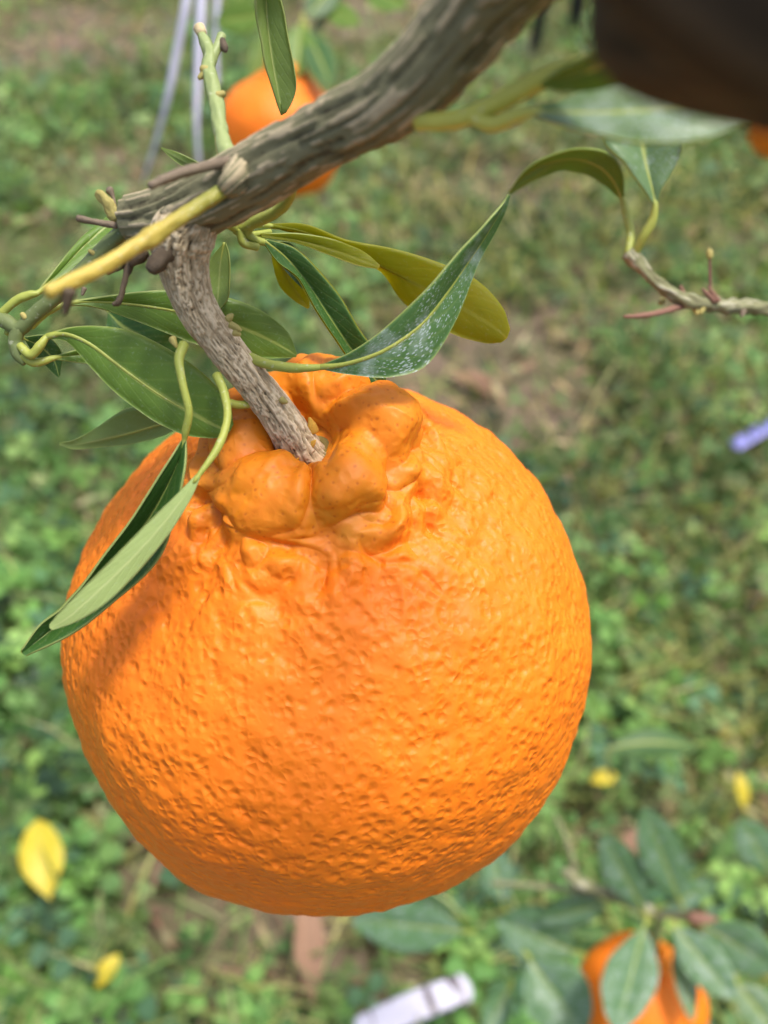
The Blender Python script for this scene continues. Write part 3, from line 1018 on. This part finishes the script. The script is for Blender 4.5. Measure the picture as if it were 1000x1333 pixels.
# buds and pale scale marks on the fruit stem
for (x1, y1, x2, y2, d) in ((300, 422, 314, 430, 0.1115), (296, 416, 303, 409, 0.1115), (305, 432, 313, 436, 0.1118), (224, 440, 230, 452, 0.1120), (366, 520, 374, 524, 0.1175)):
    ttube('bud', [(x1, y1, d, 10), ((x1 + x2) / 2, (y1 + y2) / 2, d, 9), (x2, y2, d, 4)], 'bud', 10, 8, knots=0.3, seed=x1)

# leaves on the left twig
leaf_rows(tree, [((50, 381, .1175), (48, 380, .1175), (52, 383, .1175)), ((85, 345, .120), (70, 352, .1185), (95, 352, .120)), ((115, 315, .1225), (96, 320, .121), (135, 325, .1225)),
                 ((150, 288, .1245), (128, 292, .124), (175, 300, .124)), ((200, 262, .126), (185, 252, .126), (215, 280, .126)), ((240, 248, .127), (225, 243, .127), (250, 262, .127)), ((262, 245, .1275), (262, 244, .1275), (262, 246, .1275))],
          'leaf', pet=[(2, 408, .1175), (20, 392, .1172), (38, 384, .1173), (50, 381, .1175)], pet_w=11, rib_w=5)
leaf_rows(tree, [((84, 396, .1185), (83, 394, .1185), (85, 398, .1185)), ((120, 392, .120), (120, 388, .1195), (124, 400, .120)), ((180, 397, .122), (180, 380, .121), (182, 420, .1225)), ((235, 406, .1235), (235, 378, .1225), (236, 441, .1245)),
                 ((290, 418, .125), (288, 385, .124), (292, 460, .126)), ((335, 435, .126), (338, 403, .1255), (336, 466, .127)), ((368, 452, .1265), (373, 431, .1265), (366, 466, .127)), ((386, 463, .127), (387, 461, .127), (385, 465, .127))],
          'leaf', pet=[(40, 425, .1172), (58, 408, .1176), (84, 396, .1185)], pet_w=11, rib_w=8)
leaf_rows(tree, [((62, 438, .1165), (62, 436, .1165), (63, 441, .1165)), ((85, 434, .1165), (88, 427, .116), (90, 446, .1170)), ((118, 448, .1168), (125, 424, .116), (118, 478, .1175)), ((160, 480, .1172), (170, 431, .1162), (152, 512, .118)),
                 ((205, 512, .1178), (220, 455, .1166), (193, 543, .1187)), ((250, 538, .1185), (266, 487, .1172), (236, 564, .1195)), ((282, 555, .119), (298, 525, .1182), (274, 570, .1197)), ((300, 560, .1194), (304, 552, .1192), (296, 566, .1196))],
          'leaf', pet=[(26, 450, .1168), (40, 462, .1165), (52, 450, .1162), (62, 438, .1165)], pet_w=12, rib_w=9)
leaf_rows(tree, [((70, 466, .1185), (69, 464, .1185), (71, 468, .1185)), ((100, 462, .120), (100, 455, .1195), (102, 472, .120)), ((140, 460, .1215), (140, 440, .121), (142, 478, .122)), ((180, 470, .123), (185, 452, .123), (176, 486, .1235)), ((205, 480, .124), (206, 478, .124), (204, 482, .124))],
          'leaf', pet=[(30, 462, .1172), (45, 472, .1175), (70, 466, .1185)], pet_w=12, rib_w=5)
leaf_rows(tree, [((30, 440, .120), (29, 439, .120), (31, 441, .120)), ((52, 450, .121), (60, 437, .1205), (46, 462, .1215)), ((70, 468, .122), (80, 458, .122), (62, 478, .1225)), ((77, 490, .123), (78, 488, .123), (76, 491, .123))],
          'leaf_dark', rib_w=3, pet=[(8, 432, .118), (20, 437, .119), (30, 440, .120)], pet_w=8)
leaf_rows(tree, [((140, 405, .140), (139, 404, .140), (141, 406, .140)), ((160, 425, .140), (185, 398, .139), (138, 440, .140)), ((185, 440, .140), (235, 415, .139), (150, 460, .140)), ((215, 455, .141), (238, 440, .141), (195, 468, .141)), ((235, 465, .142), (236, 463, .142), (234, 466, .142))],
          'leaf_dark', rib_w=3)
leaf_rows(tree, [((245, 545, .132), (244, 542, .132), (246, 548, .132)), ((210, 552, .133), (205, 530, .131), (216, 566, .1335)), ((165, 565, .134), (165, 532, .132), (172, 578, .1345)), ((125, 574, .1345), (128, 555, .134), (130, 582, .135)), ((95, 579, .135), (98, 572, .1345), (98, 585, .135)), ((78, 578, .135), (78, 576, .135), (79, 580, .135))],
          'leaf_dark', 'leaf_under', rib_w=5, wave=0.03)

# the two leaves that hang over the fruit
leaf_rows(tree, [((240, 573, .1125), (238, 571, .1125), (243, 574, .1125)), ((228, 612, .1135), (216, 606, .1115), (240, 615, .1110)), ((198, 668, .1150), (165, 684, .1115), (228, 672, .1115)), ((150, 735, .1160), (112, 754, .1120), (207, 728, .1125)),
                 ((100, 790, .1160), (82, 790, .1125), (150, 783, .1130)), ((62, 824, .1150), (52, 814, .1130), (92, 826, .1130)), ((28, 850, .1130), (28, 846, .1128), (34, 854, .1128))],
          'leaf_dark', 'leaf_under', pet=[(240, 448, .1120, 1.3), (233, 468, .1110, 1.2), (238, 500, .1105), (246, 535, .1110), (242, 560, .1120), (240, 573, .1125)], pet_w=10.5, rib_w=4, wave=0.02, cup=0.0, flip=True,
          label='dark green folded leaf hanging over the fruit')
leaf_rows(tree, [((258, 620, .1085), (255, 618, .1085), (261, 622, .1085)), ((240, 646, .1085), (233, 640, .1083), (247, 652, .1088)), ((205, 690, .1085), (190, 682, .1080), (218, 698, .1092)), ((165, 733, .1083), (145, 728, .1077), (182, 742, .1092)),
                 ((120, 776, .1080), (103, 770, .1075), (140, 784, .1088)), ((88, 804, .1080), (76, 798, .1076), (102, 808, .1085)), ((65, 817, .1080), (65, 812, .1079), (69, 820, .1081))],
          'leaf_pale', 'leaf_dark', pet=[(282, 488, .1145, 1.2), (292, 512, .1135, 1.1), (296, 545, .1120), (284, 582, .1100), (258, 620, .1085)], pet_w=10.5, rib_w=4, wave=0.015, cup=0.0, flip=True, rib_mat='leaf_pale',
          label='pale grey green leaf hanging over the fruit')
ttube('petiole', [(297, 524, .1165, 11), (310, 527, .1175, 11), (325, 526, .1185, 11)], 'petiole', 10, 12)

# the cluster right of the stem
sh = ttube('shoot', [(382, 242, .1055, 13), (374, 262, .1085, 14), (358, 277, .1110, 15), (334, 288, .1135, 16), (312, 296, .1150, 16), (296, 290, .1140, 14)], 'petiole', 14, 30, knots=0.1)
for (rows_) in ([(330, 290, .1140, 13), (322, 302, .1150, 12), (332, 312, .1160, 10), (348, 316, .1170, 10)], [(312, 298, .1148, 12), (318, 316, .1155, 12), (336, 322, .1160, 10)], [(306, 300, .1150, 10), (318, 306, .1155, 9), (352, 302, .1180, 8)]):
    ttube('petiole', rows_, 'petiole', 10, 18, knots=0.12)
leaf_rows(tree, [((352, 294, .1180), (352, 291, .1180), (353, 297, .1180)), ((395, 302, .1210), (398, 292, .1205), (392, 306, .1215)), ((445, 322, .1235), (450, 312, .1225), (442, 330, .1245)), ((500, 348, .1255), (512, 324, .1240), (494, 352, .1275)),
                 ((550, 374, .1270), (566, 340, .1255), (528, 396, .1290)), ((600, 400, .1280), (620, 364, .1268), (584, 432, .1300)), ((640, 424, .1285), (653, 398, .1280), (628, 446, .1300)), ((660, 440, .1290), (664, 428, .1288), (652, 446, .1295))],
          'leaf_olive', 'leaf_olive', pet=[(320, 292, .1150), (335, 292, .1165), (352, 294, .1180)], pet_w=10, rib_w=6, rib_mat='leaf_olive', label='olive yellow leaf with light through it')
leaf_rows(tree, [((340, 306, .1165), (340, 304, .1165), (340, 309, .1165)), ((385, 312, .1185), (388, 304, .1180), (384, 316, .1185)), ((430, 324, .1200), (435, 312, .1195), (426, 331, .1200)), ((468, 338, .1210), (472, 327, .1210), (464, 345, .1210)), ((494, 348, .1215), (494, 345, .1215), (492, 350, .1215))],
          'leaf_olive', 'leaf_under', rib_w=4, rib_mat='leaf_olive')
leaf_rows(tree, [((345, 314, .1165), (345, 311, .1165), (344, 317, .1165)), ((372, 335, .1185), (382, 322, .1178), (362, 342, .1180)), ((398, 366, .1205), (415, 352, .1190), (390, 366, .1195)), ((428, 412, .1225), (444, 388, .1208), (416, 412, .1212)),
                 ((455, 452, .1245), (470, 432, .1228), (446, 456, .1232)), ((485, 490, .1265), (496, 470, .1255), (474, 494, .1258)), ((506, 520, .1280), (508, 518, .1280), (503, 522, .1280))],
          'leaf_dark', 'leaf_olive', rib_w=5, cup=0.02)
leaf_rows(tree, [((352, 322, .1190), (351, 320, .1190), (353, 324, .1190)), ((366, 345, .1215), (390, 330, .1205), (356, 345, .1220)), ((380, 370, .1235), (401, 360, .1225), (366, 374, .1240)), ((394, 390, .1250), (403, 385, .1245), (384, 392, .1250)), ((402, 401, .1255), (403, 400, .1255), (400, 402, .1255))],
          'leaf_olive', 'leaf_olive', rib_w=4)
leaf_rows(tree, [((345, 318, .1180), (345, 316, .1180), (346, 320, .1180)), ((368, 330, .1195), (378, 316, .1188), (362, 340, .1195)), ((385, 350, .1205), (398, 342, .1200), (376, 358, .1205)), ((397, 374, .1215), (400, 372, .1215), (394, 376, .1215))],
          'leaf_speck', 'leaf_under', rib_w=3)
leaf_rows(tree, [((292, 316, .1205), (291, 316, .1205), (294, 316, .1205)), ((288, 338, .1215), (274, 338, .1215), (299, 335, .1210)), ((286, 362, .1225), (270, 362, .1225), (299, 362, .1218)), ((284, 388, .1230), (272, 390, .1230), (297, 388, .1225)), ((282, 405, .1235), (280, 405, .1235), (284, 405, .1235))],
          'leaf', rib_w=4)
leaf_rows(tree, [((418, 478, .1155), (418, 475, .1155), (418, 481, .1155)), ((455, 472, .1150), (455, 459, .1142), (458, 488, .1155)), ((500, 456, .1148), (500, 428, .1135), (508, 491, .1158)), ((545, 425, .1150), (548, 383, .1130), (556, 475, .1165)),
                 ((578, 385, .1158), (588, 338, .1130), (592, 420, .1170)), ((606, 345, .1160), (613, 311, .1130), (622, 345, .1168)), ((632, 306, .1152), (636, 286, .1130), (644, 303, .1160)), ((652, 272, .1140), (654, 265, .1135), (658, 274, .1146)), ((662, 254, .1135), (661, 253, .1135), (664, 255, .1135))],
          'leaf_speck', 'leaf_under', pet=[(322, 464, .1165, 1.1), (345, 473, .1160), (380, 479, .1157), (418, 478, .1155)], pet_w=13, rib_w=9, cup=0.02, wave=0.03,
          label='curved green leaf spotted with white residue')
# leaf hanging from above, and the small one behind
leaf_rows(tree, [((346, -40, .113), (345, -40, .113), (348, -40, .113)), ((346, -5, .116), (333, -5, .1145), (364, -5, .1150)), ((349, 40, .118), (337, 38, .1165), (374, 40, .117)), ((355, 85, .1195), (345, 80, .118), (383, 88, .1185)), ((361, 118, .1205), (354, 112, .1195), (385, 118, .120)), ((366, 143, .1215), (363, 141, .1212), (376, 141, .1212)), ((367, 150, .122), (366, 150, .122), (369, 149, .122))],
          'leaf_dusty', 'leaf_under', rib_w=5, cup=0.0, pet=[(350, -75, .108), (347, -58, .111), (346, -40, .113)], pet_w=10)
leaf_rows(tree, [((272, 222, .113), (273, 220, .113), (271, 224, .113)), ((245, 212, .114), (248, 206, .1135), (242, 217, .1145)), ((225, 202, .1148), (228, 197, .1145), (224, 206, .115)), ((211, 193, .1155), (211, 192, .1155), (212, 194, .1155))],
          'leaf', 'leaf_under', rib_w=3)

# upper right: shoot with a dusty leaf near the lens
ttube('shoot', [(545, 158, .0845, 24), (592, 156, .0820, 24), (640, 138, .0795, 25), (705, 104, .0755, 26), (780, 78, .0705, 26), (850, 55, .0655, 26), (930, 20, .058, 28)], 'shoot_bright', 18, 40, knots=0.1, label='yellow green shoot')
leaf_rows(tree, [((690, 146, .0765), (689, 142, .0765), (691, 150, .0765)), ((740, 148, .0755), (735, 130, .0760), (738, 166, .0750)), ((800, 148, .0745), (795, 108, .0752), (800, 181, .0735)), ((860, 146, .0735), (858, 98, .0745), (862, 186, .0722)), ((920, 146, .0728), (920, 108, .0736), (920, 180, .0718)), ((975, 148, .0722), (972, 128, .0726), (970, 166, .0718)), ((1010, 150, .0720), (1010, 148, .0720), (1010, 152, .0720))],
          'leaf_dusty', 'leaf_under', pet=[(612, 150, .0810), (640, 162, .0795), (665, 154, .0780), (690, 146, .0765)], pet_mat='shoot_bright', pet_w=20, rib_w=8, label='dusty blurred leaf under the dark limb')
leaf_rows(tree, [((705, 110, .0750), (704, 107, .0750), (706, 114, .0750)), ((745, 98, .0725), (740, 84, .0710), (752, 118, .0735)), ((790, 84, .0700), (780, 64, .0685), (800, 112, .0710)), ((835, 70, .0675), (825, 52, .0660), (845, 98, .0685)), ((880, 58, .0650), (880, 54, .0650), (880, 62, .0650))],
          'leaf', 'leaf_under', rib_w=5)

# ---------------------------------------------------------------- second twig, on the right
RB = at(1120, 430, 0.19)
rtw = link('citrus_twig', None, None, 'thin citrus twig with two leaves and tiny red buds reaching in over the grass', 'twig', loc=RB)
ttube('stalk', [(1150, 432, .192, 24), (1060, 408, .184, 21), (1000, 402, .178, 18), (945, 399, .173, 17), (895, 392, .168, 18), (862, 374, .166, 16), (838, 352, .165, 15), (818, 330, .164, 18)], 'bark_grey', 24, 110, d_limb, parent=rtw, knots=0.38, seed=2)
ttube('side_twig', [(888, 398, .168, 10), (862, 406, .166, 8), (835, 411, .164, 7), (812, 412, .163, 4)], 'twig_red', 10, 20, parent=rtw, knots=0.3)
ttube('side_twig', [(926, 398, .171, 6), (925, 375, .170, 4), (924, 350, .169, 4), (924, 334, .168, 4)], 'twig_red', 8, 16, parent=rtw)
ttube('bud', [(924, 336, .168, 7), (924, 329, .168, 9), (923, 324, .168, 4)], 'bud', 10, 8, parent=rtw)
for (x1, y1, x2, y2, m_, wd) in ((890, 388, 886, 372, 'twig_red', 9), (930, 392, 914, 376, 'twig_red', 8), (935, 392, 922, 373, 'twig_red', 7), (915, 400, 912, 408, 'bud', 10), (905, 402, 908, 409, 'bud', 9), (862, 392, 858, 396, 'bud', 9), (880, 384, 876, 379, 'bud', 8), (968, 405, 966, 412, 'twig_brown', 8)):
    ttube('bud', [(x1, y1, .1695, wd), ((x1 + x2) / 2, (y1 + y2) / 2, .169, wd * .8), (x2, y2, .1685, wd * .4)], m_, 8, 8, parent=rtw, knots=0.3)
leaf_rows(rtw, [((853, 268, .160), (851, 268, .160), (855, 268, .160)), ((849, 248, .160), (837, 246, .159), (862, 246, .159)), ((842, 222, .160), (815, 218, .158), (881, 214, .158)), ((837, 195, .160), (790, 186, .157), (889, 185, .157)), ((833, 165, .160), (786, 160, .157), (882, 158, .157)), ((829, 135, .161), (800, 132, .159), (858, 130, .159)), ((826, 112, .162), (825, 112, .162), (827, 112, .162))],
          'leaf_dusty', 'leaf_under', pet=[(826, 330, .164), (838, 308, .162), (849, 288, .161), (853, 268, .160)], pet_w=12, rib_w=6, label='dusty upright leaf')
leaf_rows(rtw, [((810, 258, .166), (808, 259, .166), (813, 257, .166)), ((800, 236, .164), (786, 242, .167), (810, 226, .161)), ((780, 216, .162), (762, 226, .166), (793, 200, .158)), ((748, 206, .162), (735, 222, .166), (762, 194, .158)), ((712, 212, .164), (706, 230, .166), (722, 200, .161)), ((682, 230, .167), (682, 243, .168), (686, 219, .165)), ((663, 252, .170), (664, 254, .170), (662, 250, .170))],
          'leaf_dusty', 'leaf', pet=[(818, 330, .164), (821, 305, .165), (816, 280, .166), (810, 258, .166)], pet_w=11, rib_w=5, flip=True, label='arched leaf bending away')


# ---------------------------------------------------------------- the other mandarins
def plain_lobes(seed):
    r = random.Random(seed)
    return [(k * 60 + r.uniform(-14, 14), 0.29, 1.08, r.uniform(0.06, 0.11), 0.18, 1.1) for k in range(6)] + [(k * 45 + r.uniform(-10, 10), 0.43, 0.87, 0.04, 0.15, 1) for k in range(8)]


for (px, py, d, rad, ax, lab, sd) in ((366, 178, 0.56, 80, (0.15, 0.8, 0.55), 'blurred orange mandarin behind the main branch under hanging leaves', 2),
                                      (834, 1302, 0.50, 82, (0.05, 0.93, 0.36), 'orange mandarin low among dark leaves partly covered by a leaf', 3),
                                      (1036, 158, 0.62, 56, (0, 0.9, 0.4), 'orange mandarin beyond the dark limb with only its edge showing', 4)):
    R = rad * K * d
    o = link('mandarin', fruit_mesh('mandarin', R, 150, 220, plain_lobes(sd), sd, 0.7), None, lab, 'mandarin', 'mandarins on the branches')
    x, y, z = frame_from_axis(ax)
    set_frame(o, at(px, py, d), x, y, z)


def pole_of(px, py, d, rad, ax, k=1.03):
    x, y, z = frame_from_axis(ax)
    return at(px, py, d) + z * rad * K * d * k


# ---------------------------------------------------------------- low branch at the lower right
LB = at(1080, 1270, 0.55)
low = link('citrus_branch', None, None, 'low citrus branch with bluish green leaves round the half hidden mandarin', 'branch', loc=LB)
pl = pole_of(834, 1302, 0.50, 82, (0.05, 0.93, 0.36))
ttube('stalk', [(1150, 1300, .57, 17), (1060, 1262, .545, 16), (960, 1218, .51, 14), (905, 1196, .49, 14), (850, 1186, .48, 14), (800, 1166, .475, 15), (752, 1148, .47, 16), (735, 1135, .468, 13)], 'bark_grey', 12, 50, d_limb, parent=low, knots=0.25)
ttube('side_twig', [(800, 1166, .475, 10), (740, 1158, .48, 9), (680, 1152, .485, 8), (640, 1150, .49, 7)], 'bark_grey', 10, 24, parent=low, knots=0.2)
ttube('side_twig', [(752, 1148, .47, 9), (740, 1100, .475, 7), (722, 1060, .48, 5)], 'bark_grey', 10, 18, parent=low, knots=0.2)
ttube('fruit_stem', [np.r_[at(862, 1190, .482), 0.0026], np.r_[(at(862, 1190, .482) + pl) / 2, 0.0028], np.r_[pl, 0.003]], 'twig_green', 10, 16, parent=low)
ttube('violet_tie', [(898, 1194, .480, 17), (922, 1200, .478, 19), (945, 1212, .483, 17)], 'twig_red', 12, 12, parent=low)
for (b_, t_, w_, d0, d1, ln_, mat) in (((884, 1172), (838, 1050), 30, .47, .45, (0, 0.3), 'leaf_far'), ((838, 1186), (784, 1084), 26, .47, .455, (0.3, 0), 'leaf_far'), ((838, 1208), (802, 1345), 36, .455, .42, (0, 0), 'leaf_far'),
                                       ((878, 1206), (958, 1302), 27, .465, .44, (0.2, 0), 'leaf_far'), ((915, 1205), (1012, 1262), 32, .475, .46, (0, 0.3), 'leaf_far'), ((750, 1240), (648, 1196), 40, .49, .50, (0, 0), 'leaf_far'),
                                       ((690, 1250), (762, 1345), 44, .48, .46, (0, 0), 'leaf_far'), ((655, 1180), (640, 1098), 22, .50, .51, (0.3, 0), 'leaf_far'), ((604, 1212), (458, 1198), 36, .52, .54, (0, 0.3), 'leaf_far'), ((600, 1196), (498, 1168), 22, .53, .55, (0.4, 0), 'leaf_far'),
                                       ((882, 1215), (902, 1330), 15, .47, .45, (0.8, 0), 'leaf_dusty'), ((858, 1182), (930, 1150), 16, .475, .47, (0.5, 0), 'leaf_far'), ((660, 1290), (632, 1345), 20, .5, .49, (0.2, 0), 'leaf_far'), ((960, 1280), (1010, 1345), 24, .5, .49, (0.2, 0), 'leaf_dusty'),
                                       ((790, 1175), (700, 1200), 22, .48, .49, (0.4, 0), 'leaf_far')):
    ang = math.hypot(t_[0] - b_[0], t_[1] - b_[1])
    pf = (b_[0] - (t_[0] - b_[0]) * 14 / ang, b_[1] - (t_[1] - b_[1]) * 14 / ang, d0 + 0.004)
    span_leaf(low, b_, t_, w_, d0, d1, mat, lean=ln_, pet_from=pf)

# a separate sprig near the fruit's lower right edge and one at the frame's right edge
sp = link('citrus_sprig', None, None, 'single dark leaf on a thin sprig over the pale grass', 'sprig', loc=at(905, 985, .6))
ttube('stalk', [(795, 1010, .60, 6), (790, 985, .60, 7), (800, 972, .60, 6)], 'twig_green', 8, 12, parent=sp)
span_leaf(sp, (790, 975), (908, 974), 20, .60, .61, 'leaf_dark', sag=-8, lean=(0.9, 0))
sp2 = bpy.data.objects['citrus_sprig']
r2 = link('citrus_sprig', None, None, 'leafy sprig tip beside bare reddish soil at the edge of the view', 'sprig', loc=at(1060, 1160, .55))
ttube('stalk', [(1070, 1190, .55, 8), (1035, 1160, .55, 7), (1002, 1135, .55, 6)], 'twig_green', 8, 12, parent=r2)
span_leaf(r2, (1004, 1138), (964, 1064), 26, .55, .54, 'leaf_far', lean=(0, 0.4))

# ---------------------------------------------------------------- branch behind, at the top
TB = at(520, -120, 0.58)
topb = link('citrus_branch', None, None, 'blurred leafy citrus branch above the mandarin behind', 'branch', loc=TB)
tp = pole_of(366, 178, 0.56, 80, (0.15, 0.8, 0.55))
ttube('stalk', [(620, -160, .56, 16), (520, -90, .56, 14), (450, -20, .555, 12), (410, 40, .55, 10)], 'bark_grey', 12, 30, d_limb, parent=topb, knots=0.2)
ttube('fruit_stem', [np.r_[at(418, 30, .551), 0.0026], np.r_[(at(400, 60, .55) * 0.5 + tp * 0.5), 0.0027], np.r_[tp, 0.003]], 'twig_green', 10, 16, parent=topb)
for (b_, t_, w_, d0, d1, ln_, mat) in (((345, 20), (280, 28), 22, .55, .56, (0, 0.2), 'leaf'), ((400, 40), (432, 112), 20, .54, .52, (0.3, 0), 'leaf_dark'), ((392, 30), (385, 100), 22, .54, .53, (0, 0), 'leaf'), ((470, -20), (530, 8), 20, .55, .54, (0, 0), 'leaf'),
                                       ((440, -25), (400, 22), 22, .55, .54, (0.3, 0), 'leaf_dark'), ((420, 10), (470, 30), 15, .55, .54, (0.4, 0), 'leaf'), ((350, 40), (330, 105), 16, .55, .55, (0.3, 0.0), 'leaf'), ((330, -30), (300, 20), 18, .56, .56, (0, 0), 'leaf')):
    ang = math.hypot(t_[0] - b_[0], t_[1] - b_[1])
    span_leaf(topb, b_, t_, w_, d0, d1, mat, lean=ln_, pet_from=(b_[0] - (t_[0] - b_[0]) * 12 / ang, b_[1] - (t_[1] - b_[1]) * 12 / ang, d0 + 0.003))

# ---------------------------------------------------------------- small finds: plastic twine, tags, fallen leaves, stakes
M['twine'] = plain_material('lavender_plastic', (0.46, 0.46, 0.58), (0.60, 0.60, 0.70), 40, 0.35, 0.5)
M['violet'] = plain_material('violet_plastic', (0.16, 0.16, 0.46), (0.24, 0.24, 0.58), 40, 0.4, 0.5)
M['stake'] = plain_material('dark_stake', (0.012, 0.011, 0.010), (0.03, 0.026, 0.022), 40, 0.6)
tag_b = NB('white_tag')
co_ = tag_b.coord('UV', (0.4, 4.0, 1))
wv = tag_b.noise(co_, 2.2, 2)
tag_b.base(tag_b.mix(tag_b.ramp(wv, [(0.52, (0, 0, 0)), (0.6, (1, 1, 1))]), (0.55, 0.53, 0.60), (0.10, 0.075, 0.08)))
tag_b.set(Roughness=0.4)
M['tag'] = tag_b.m


def strip(name, rows, mat, label, cat, group=None, flat=0.7):
    pts = px_tube(rows)
    org = pts[-1][:3]
    return link(name, tube_mesh(name, pts, M[mat], 10, 30, origin=org, flat=flat), None, label, cat, group, loc=org)


strip('twine', [(252, -90, .50, 17), (243, 0, .50, 16), (230, 70, .51, 15), (218, 130, .52, 12), (200, 195, .54, 7), (186, 238, .555, 3)], 'twine', 'pale lavender plastic twine slanting down behind the pruned shoot', 'twine', 'plastic twine strands')
strip('twine', [(268, -90, .52, 20), (262, 0, .52, 19), (258, 90, .525, 15), (256, 160, .53, 10), (259, 215, .54, 7), (262, 270, .55, 3)], 'twine', 'pale lavender plastic twine hanging straight down behind the pruned shoot', 'twine', 'plastic twine strands')
strip('twine', [(292, -90, .56, 11), (283, 0, .56, 11), (281, 60, .565, 10), (283, 110, .57, 8)], 'twine', 'short thin lavender twine beside the green leaves behind', 'twine', 'plastic twine strands')


def ground_strip(name, a, b_, z, wid, mat, label, cat, lift=0.0):
    p, q = on_ground(*a, z), on_ground(*b_, z + lift)
    mid = (p + q) / 2 + np.array((0, 0, 0.006))
    pts = [np.r_[p, wid], np.r_[mid, wid * 1.05], np.r_[q, wid]]
    return link(name, tube_mesh(name, pts, M[mat], 10, 20, origin=p, flat=0.12, lie=True), None, label, cat, loc=p)


ground_strip('plastic_strip', (957, 580), (1040, 538), 0.075, 0.009, 'violet', 'violet blue plastic strip lying in the grass', 'plastic strip')
ground_strip('plant_tag', (470, 1342), (606, 1285), 0.075, 0.0105, 'tag', 'long white plastic tag with brownish smudges lying in the weeds', 'tag')


def fallen(px, py, L, wd, rot, mat, label, z=0.05, tilt=0.15, cat='leaf', name='fallen_leaf'):
    p = on_ground(px, py, z)
    a = math.radians(rot)
    e = np.array((math.cos(a), math.sin(a), tilt))
    f = np.array((-math.sin(a), math.cos(a), 0.12))
    Mr, Lr, Rr = [], [], []
    for t, k in ((0, .05), (.15, .5), (.35, .95), (.55, 1), (.75, .78), (.9, .42), (1, .03)):
        c_ = p + e * L * (t - .5) + np.array((0, 0, 0.10 * L * math.sin(math.pi * t)))
        Mr.append(c_)
        Lr.append(c_ - f * wd * k + np.array((0, 0, .25 * wd * k)))
        Rr.append(c_ + f * wd * k + np.array((0, 0, .25 * wd * k)))
    o = link(name, leaf_mesh(name, Lr, Mr, Rr, M[mat], M[mat], p, nrow=24, ncol=4, wave=0.1, seed=px * .1), None, label, cat, 'fallen leaves in the grass', loc=p)
    n_ = 16
    link('midrib', tube_mesh('midrib', np.c_[catmull(Mr, n_), np.linspace(0.0011, 0.0002, n_)], M[mat], 6, n_, origin=p), o)
    return o


fallen(58, 1118, 0.068, 0.0165, 112, 'leaf_yellow', 'large bright yellow fallen leaf on the clover', 0.065, 0.1)
fallen(141, 1264, 0.026, 0.007, 60, 'leaf_yellow', 'tiny yellow fallen leaf among the clover', 0.055)
fallen(786, 1014, 0.024, 0.007, 10, 'leaf_yellow', 'small yellow leaf in the grass under the single dark leaf', 0.06)
fallen(965, 1030, 0.028, 0.006, 95, 'leaf_yellow', 'pale yellow leaf standing in the grass by the leafy sprig tip', 0.06, 0.5)
fallen(404, 1232, 0.075, 0.012, 96, 'leaf_dead', 'dry pinkish brown leaf lying below the big mandarin', 0.05)
fallen(930, 1235, 0.04, 0.012, 40, 'leaf_dead', 'dry brown leaf under the low branch', 0.05)
fallen(830, 1105, 0.045, 0.014, 20, 'leaf_dead', 'curled tan leaf behind the upright leaves of the low branch', 0.06)
fallen(622, 505, 0.085, 0.017, 150, 'leaf_dead', 'brown dead leaf on the bare soil beside the big mandarin', 0.02)

# dark stakes far back between the branches
for (x, y1, wd, ln_, lab) in ((690, 100, 0.012, 0.55, 'thin black stake standing in the far grass'), (742, 60, 0.017, 0.6, 'thicker black stake standing in the far grass')):
    g_ = on_ground(x, y1)
    g_[2] = -0.01
    pts = [np.r_[g_, wd], np.r_[g_ + np.array((0.01, 0, ln_ * 0.5)), wd * 0.95], np.r_[g_ + np.array((0.0, 0.02, ln_)), wd * 0.9]]
    o = link('garden_stake', tube_mesh('garden_stake', pts, M['stake'], 12, 20, origin=g_, knots=0.15, seed=x), None, lab, 'stake', loc=g_)

# calyx and sepals: parts of the big fruit
ci = np.array([FX, FY, FZ])


def to_local(p):
    return ci @ (np.asarray(p) - FR_C)


def hero_part(name, rows, mat, nseg=12, nring=16, knots=0.2, flat=1.0):
    pts = [np.r_[to_local(at(x, y, d)), wd * 0.5 * K * d] for (x, y, d, wd) in rows]
    return link(name, tube_mesh(name, pts, M[mat], nseg, nring, knots=knots, flat=flat, seed=rows[0][0]), hero)


hero_part('calyx', [(391, 588, .1244, 58), (395, 594, .1252, 76), (397, 597, .1258, 66)], 'calyx', 40, 10, 0.45)
for (x1, y1, x2, y2, wd) in ((408, 562, 403, 544, 15), (392, 598, 372, 592, 10), (404, 582, 411, 573, 10), (398, 594, 386, 598, 9)):
    hero_part('sepal', [(x1, y1, .1222, wd), ((x1 + x2) / 2, (y1 + y2) / 2, .1215, wd * .8), (x2, y2, .1210, wd * .25)], 'sepal', 10, 10, 0.25, 0.6)
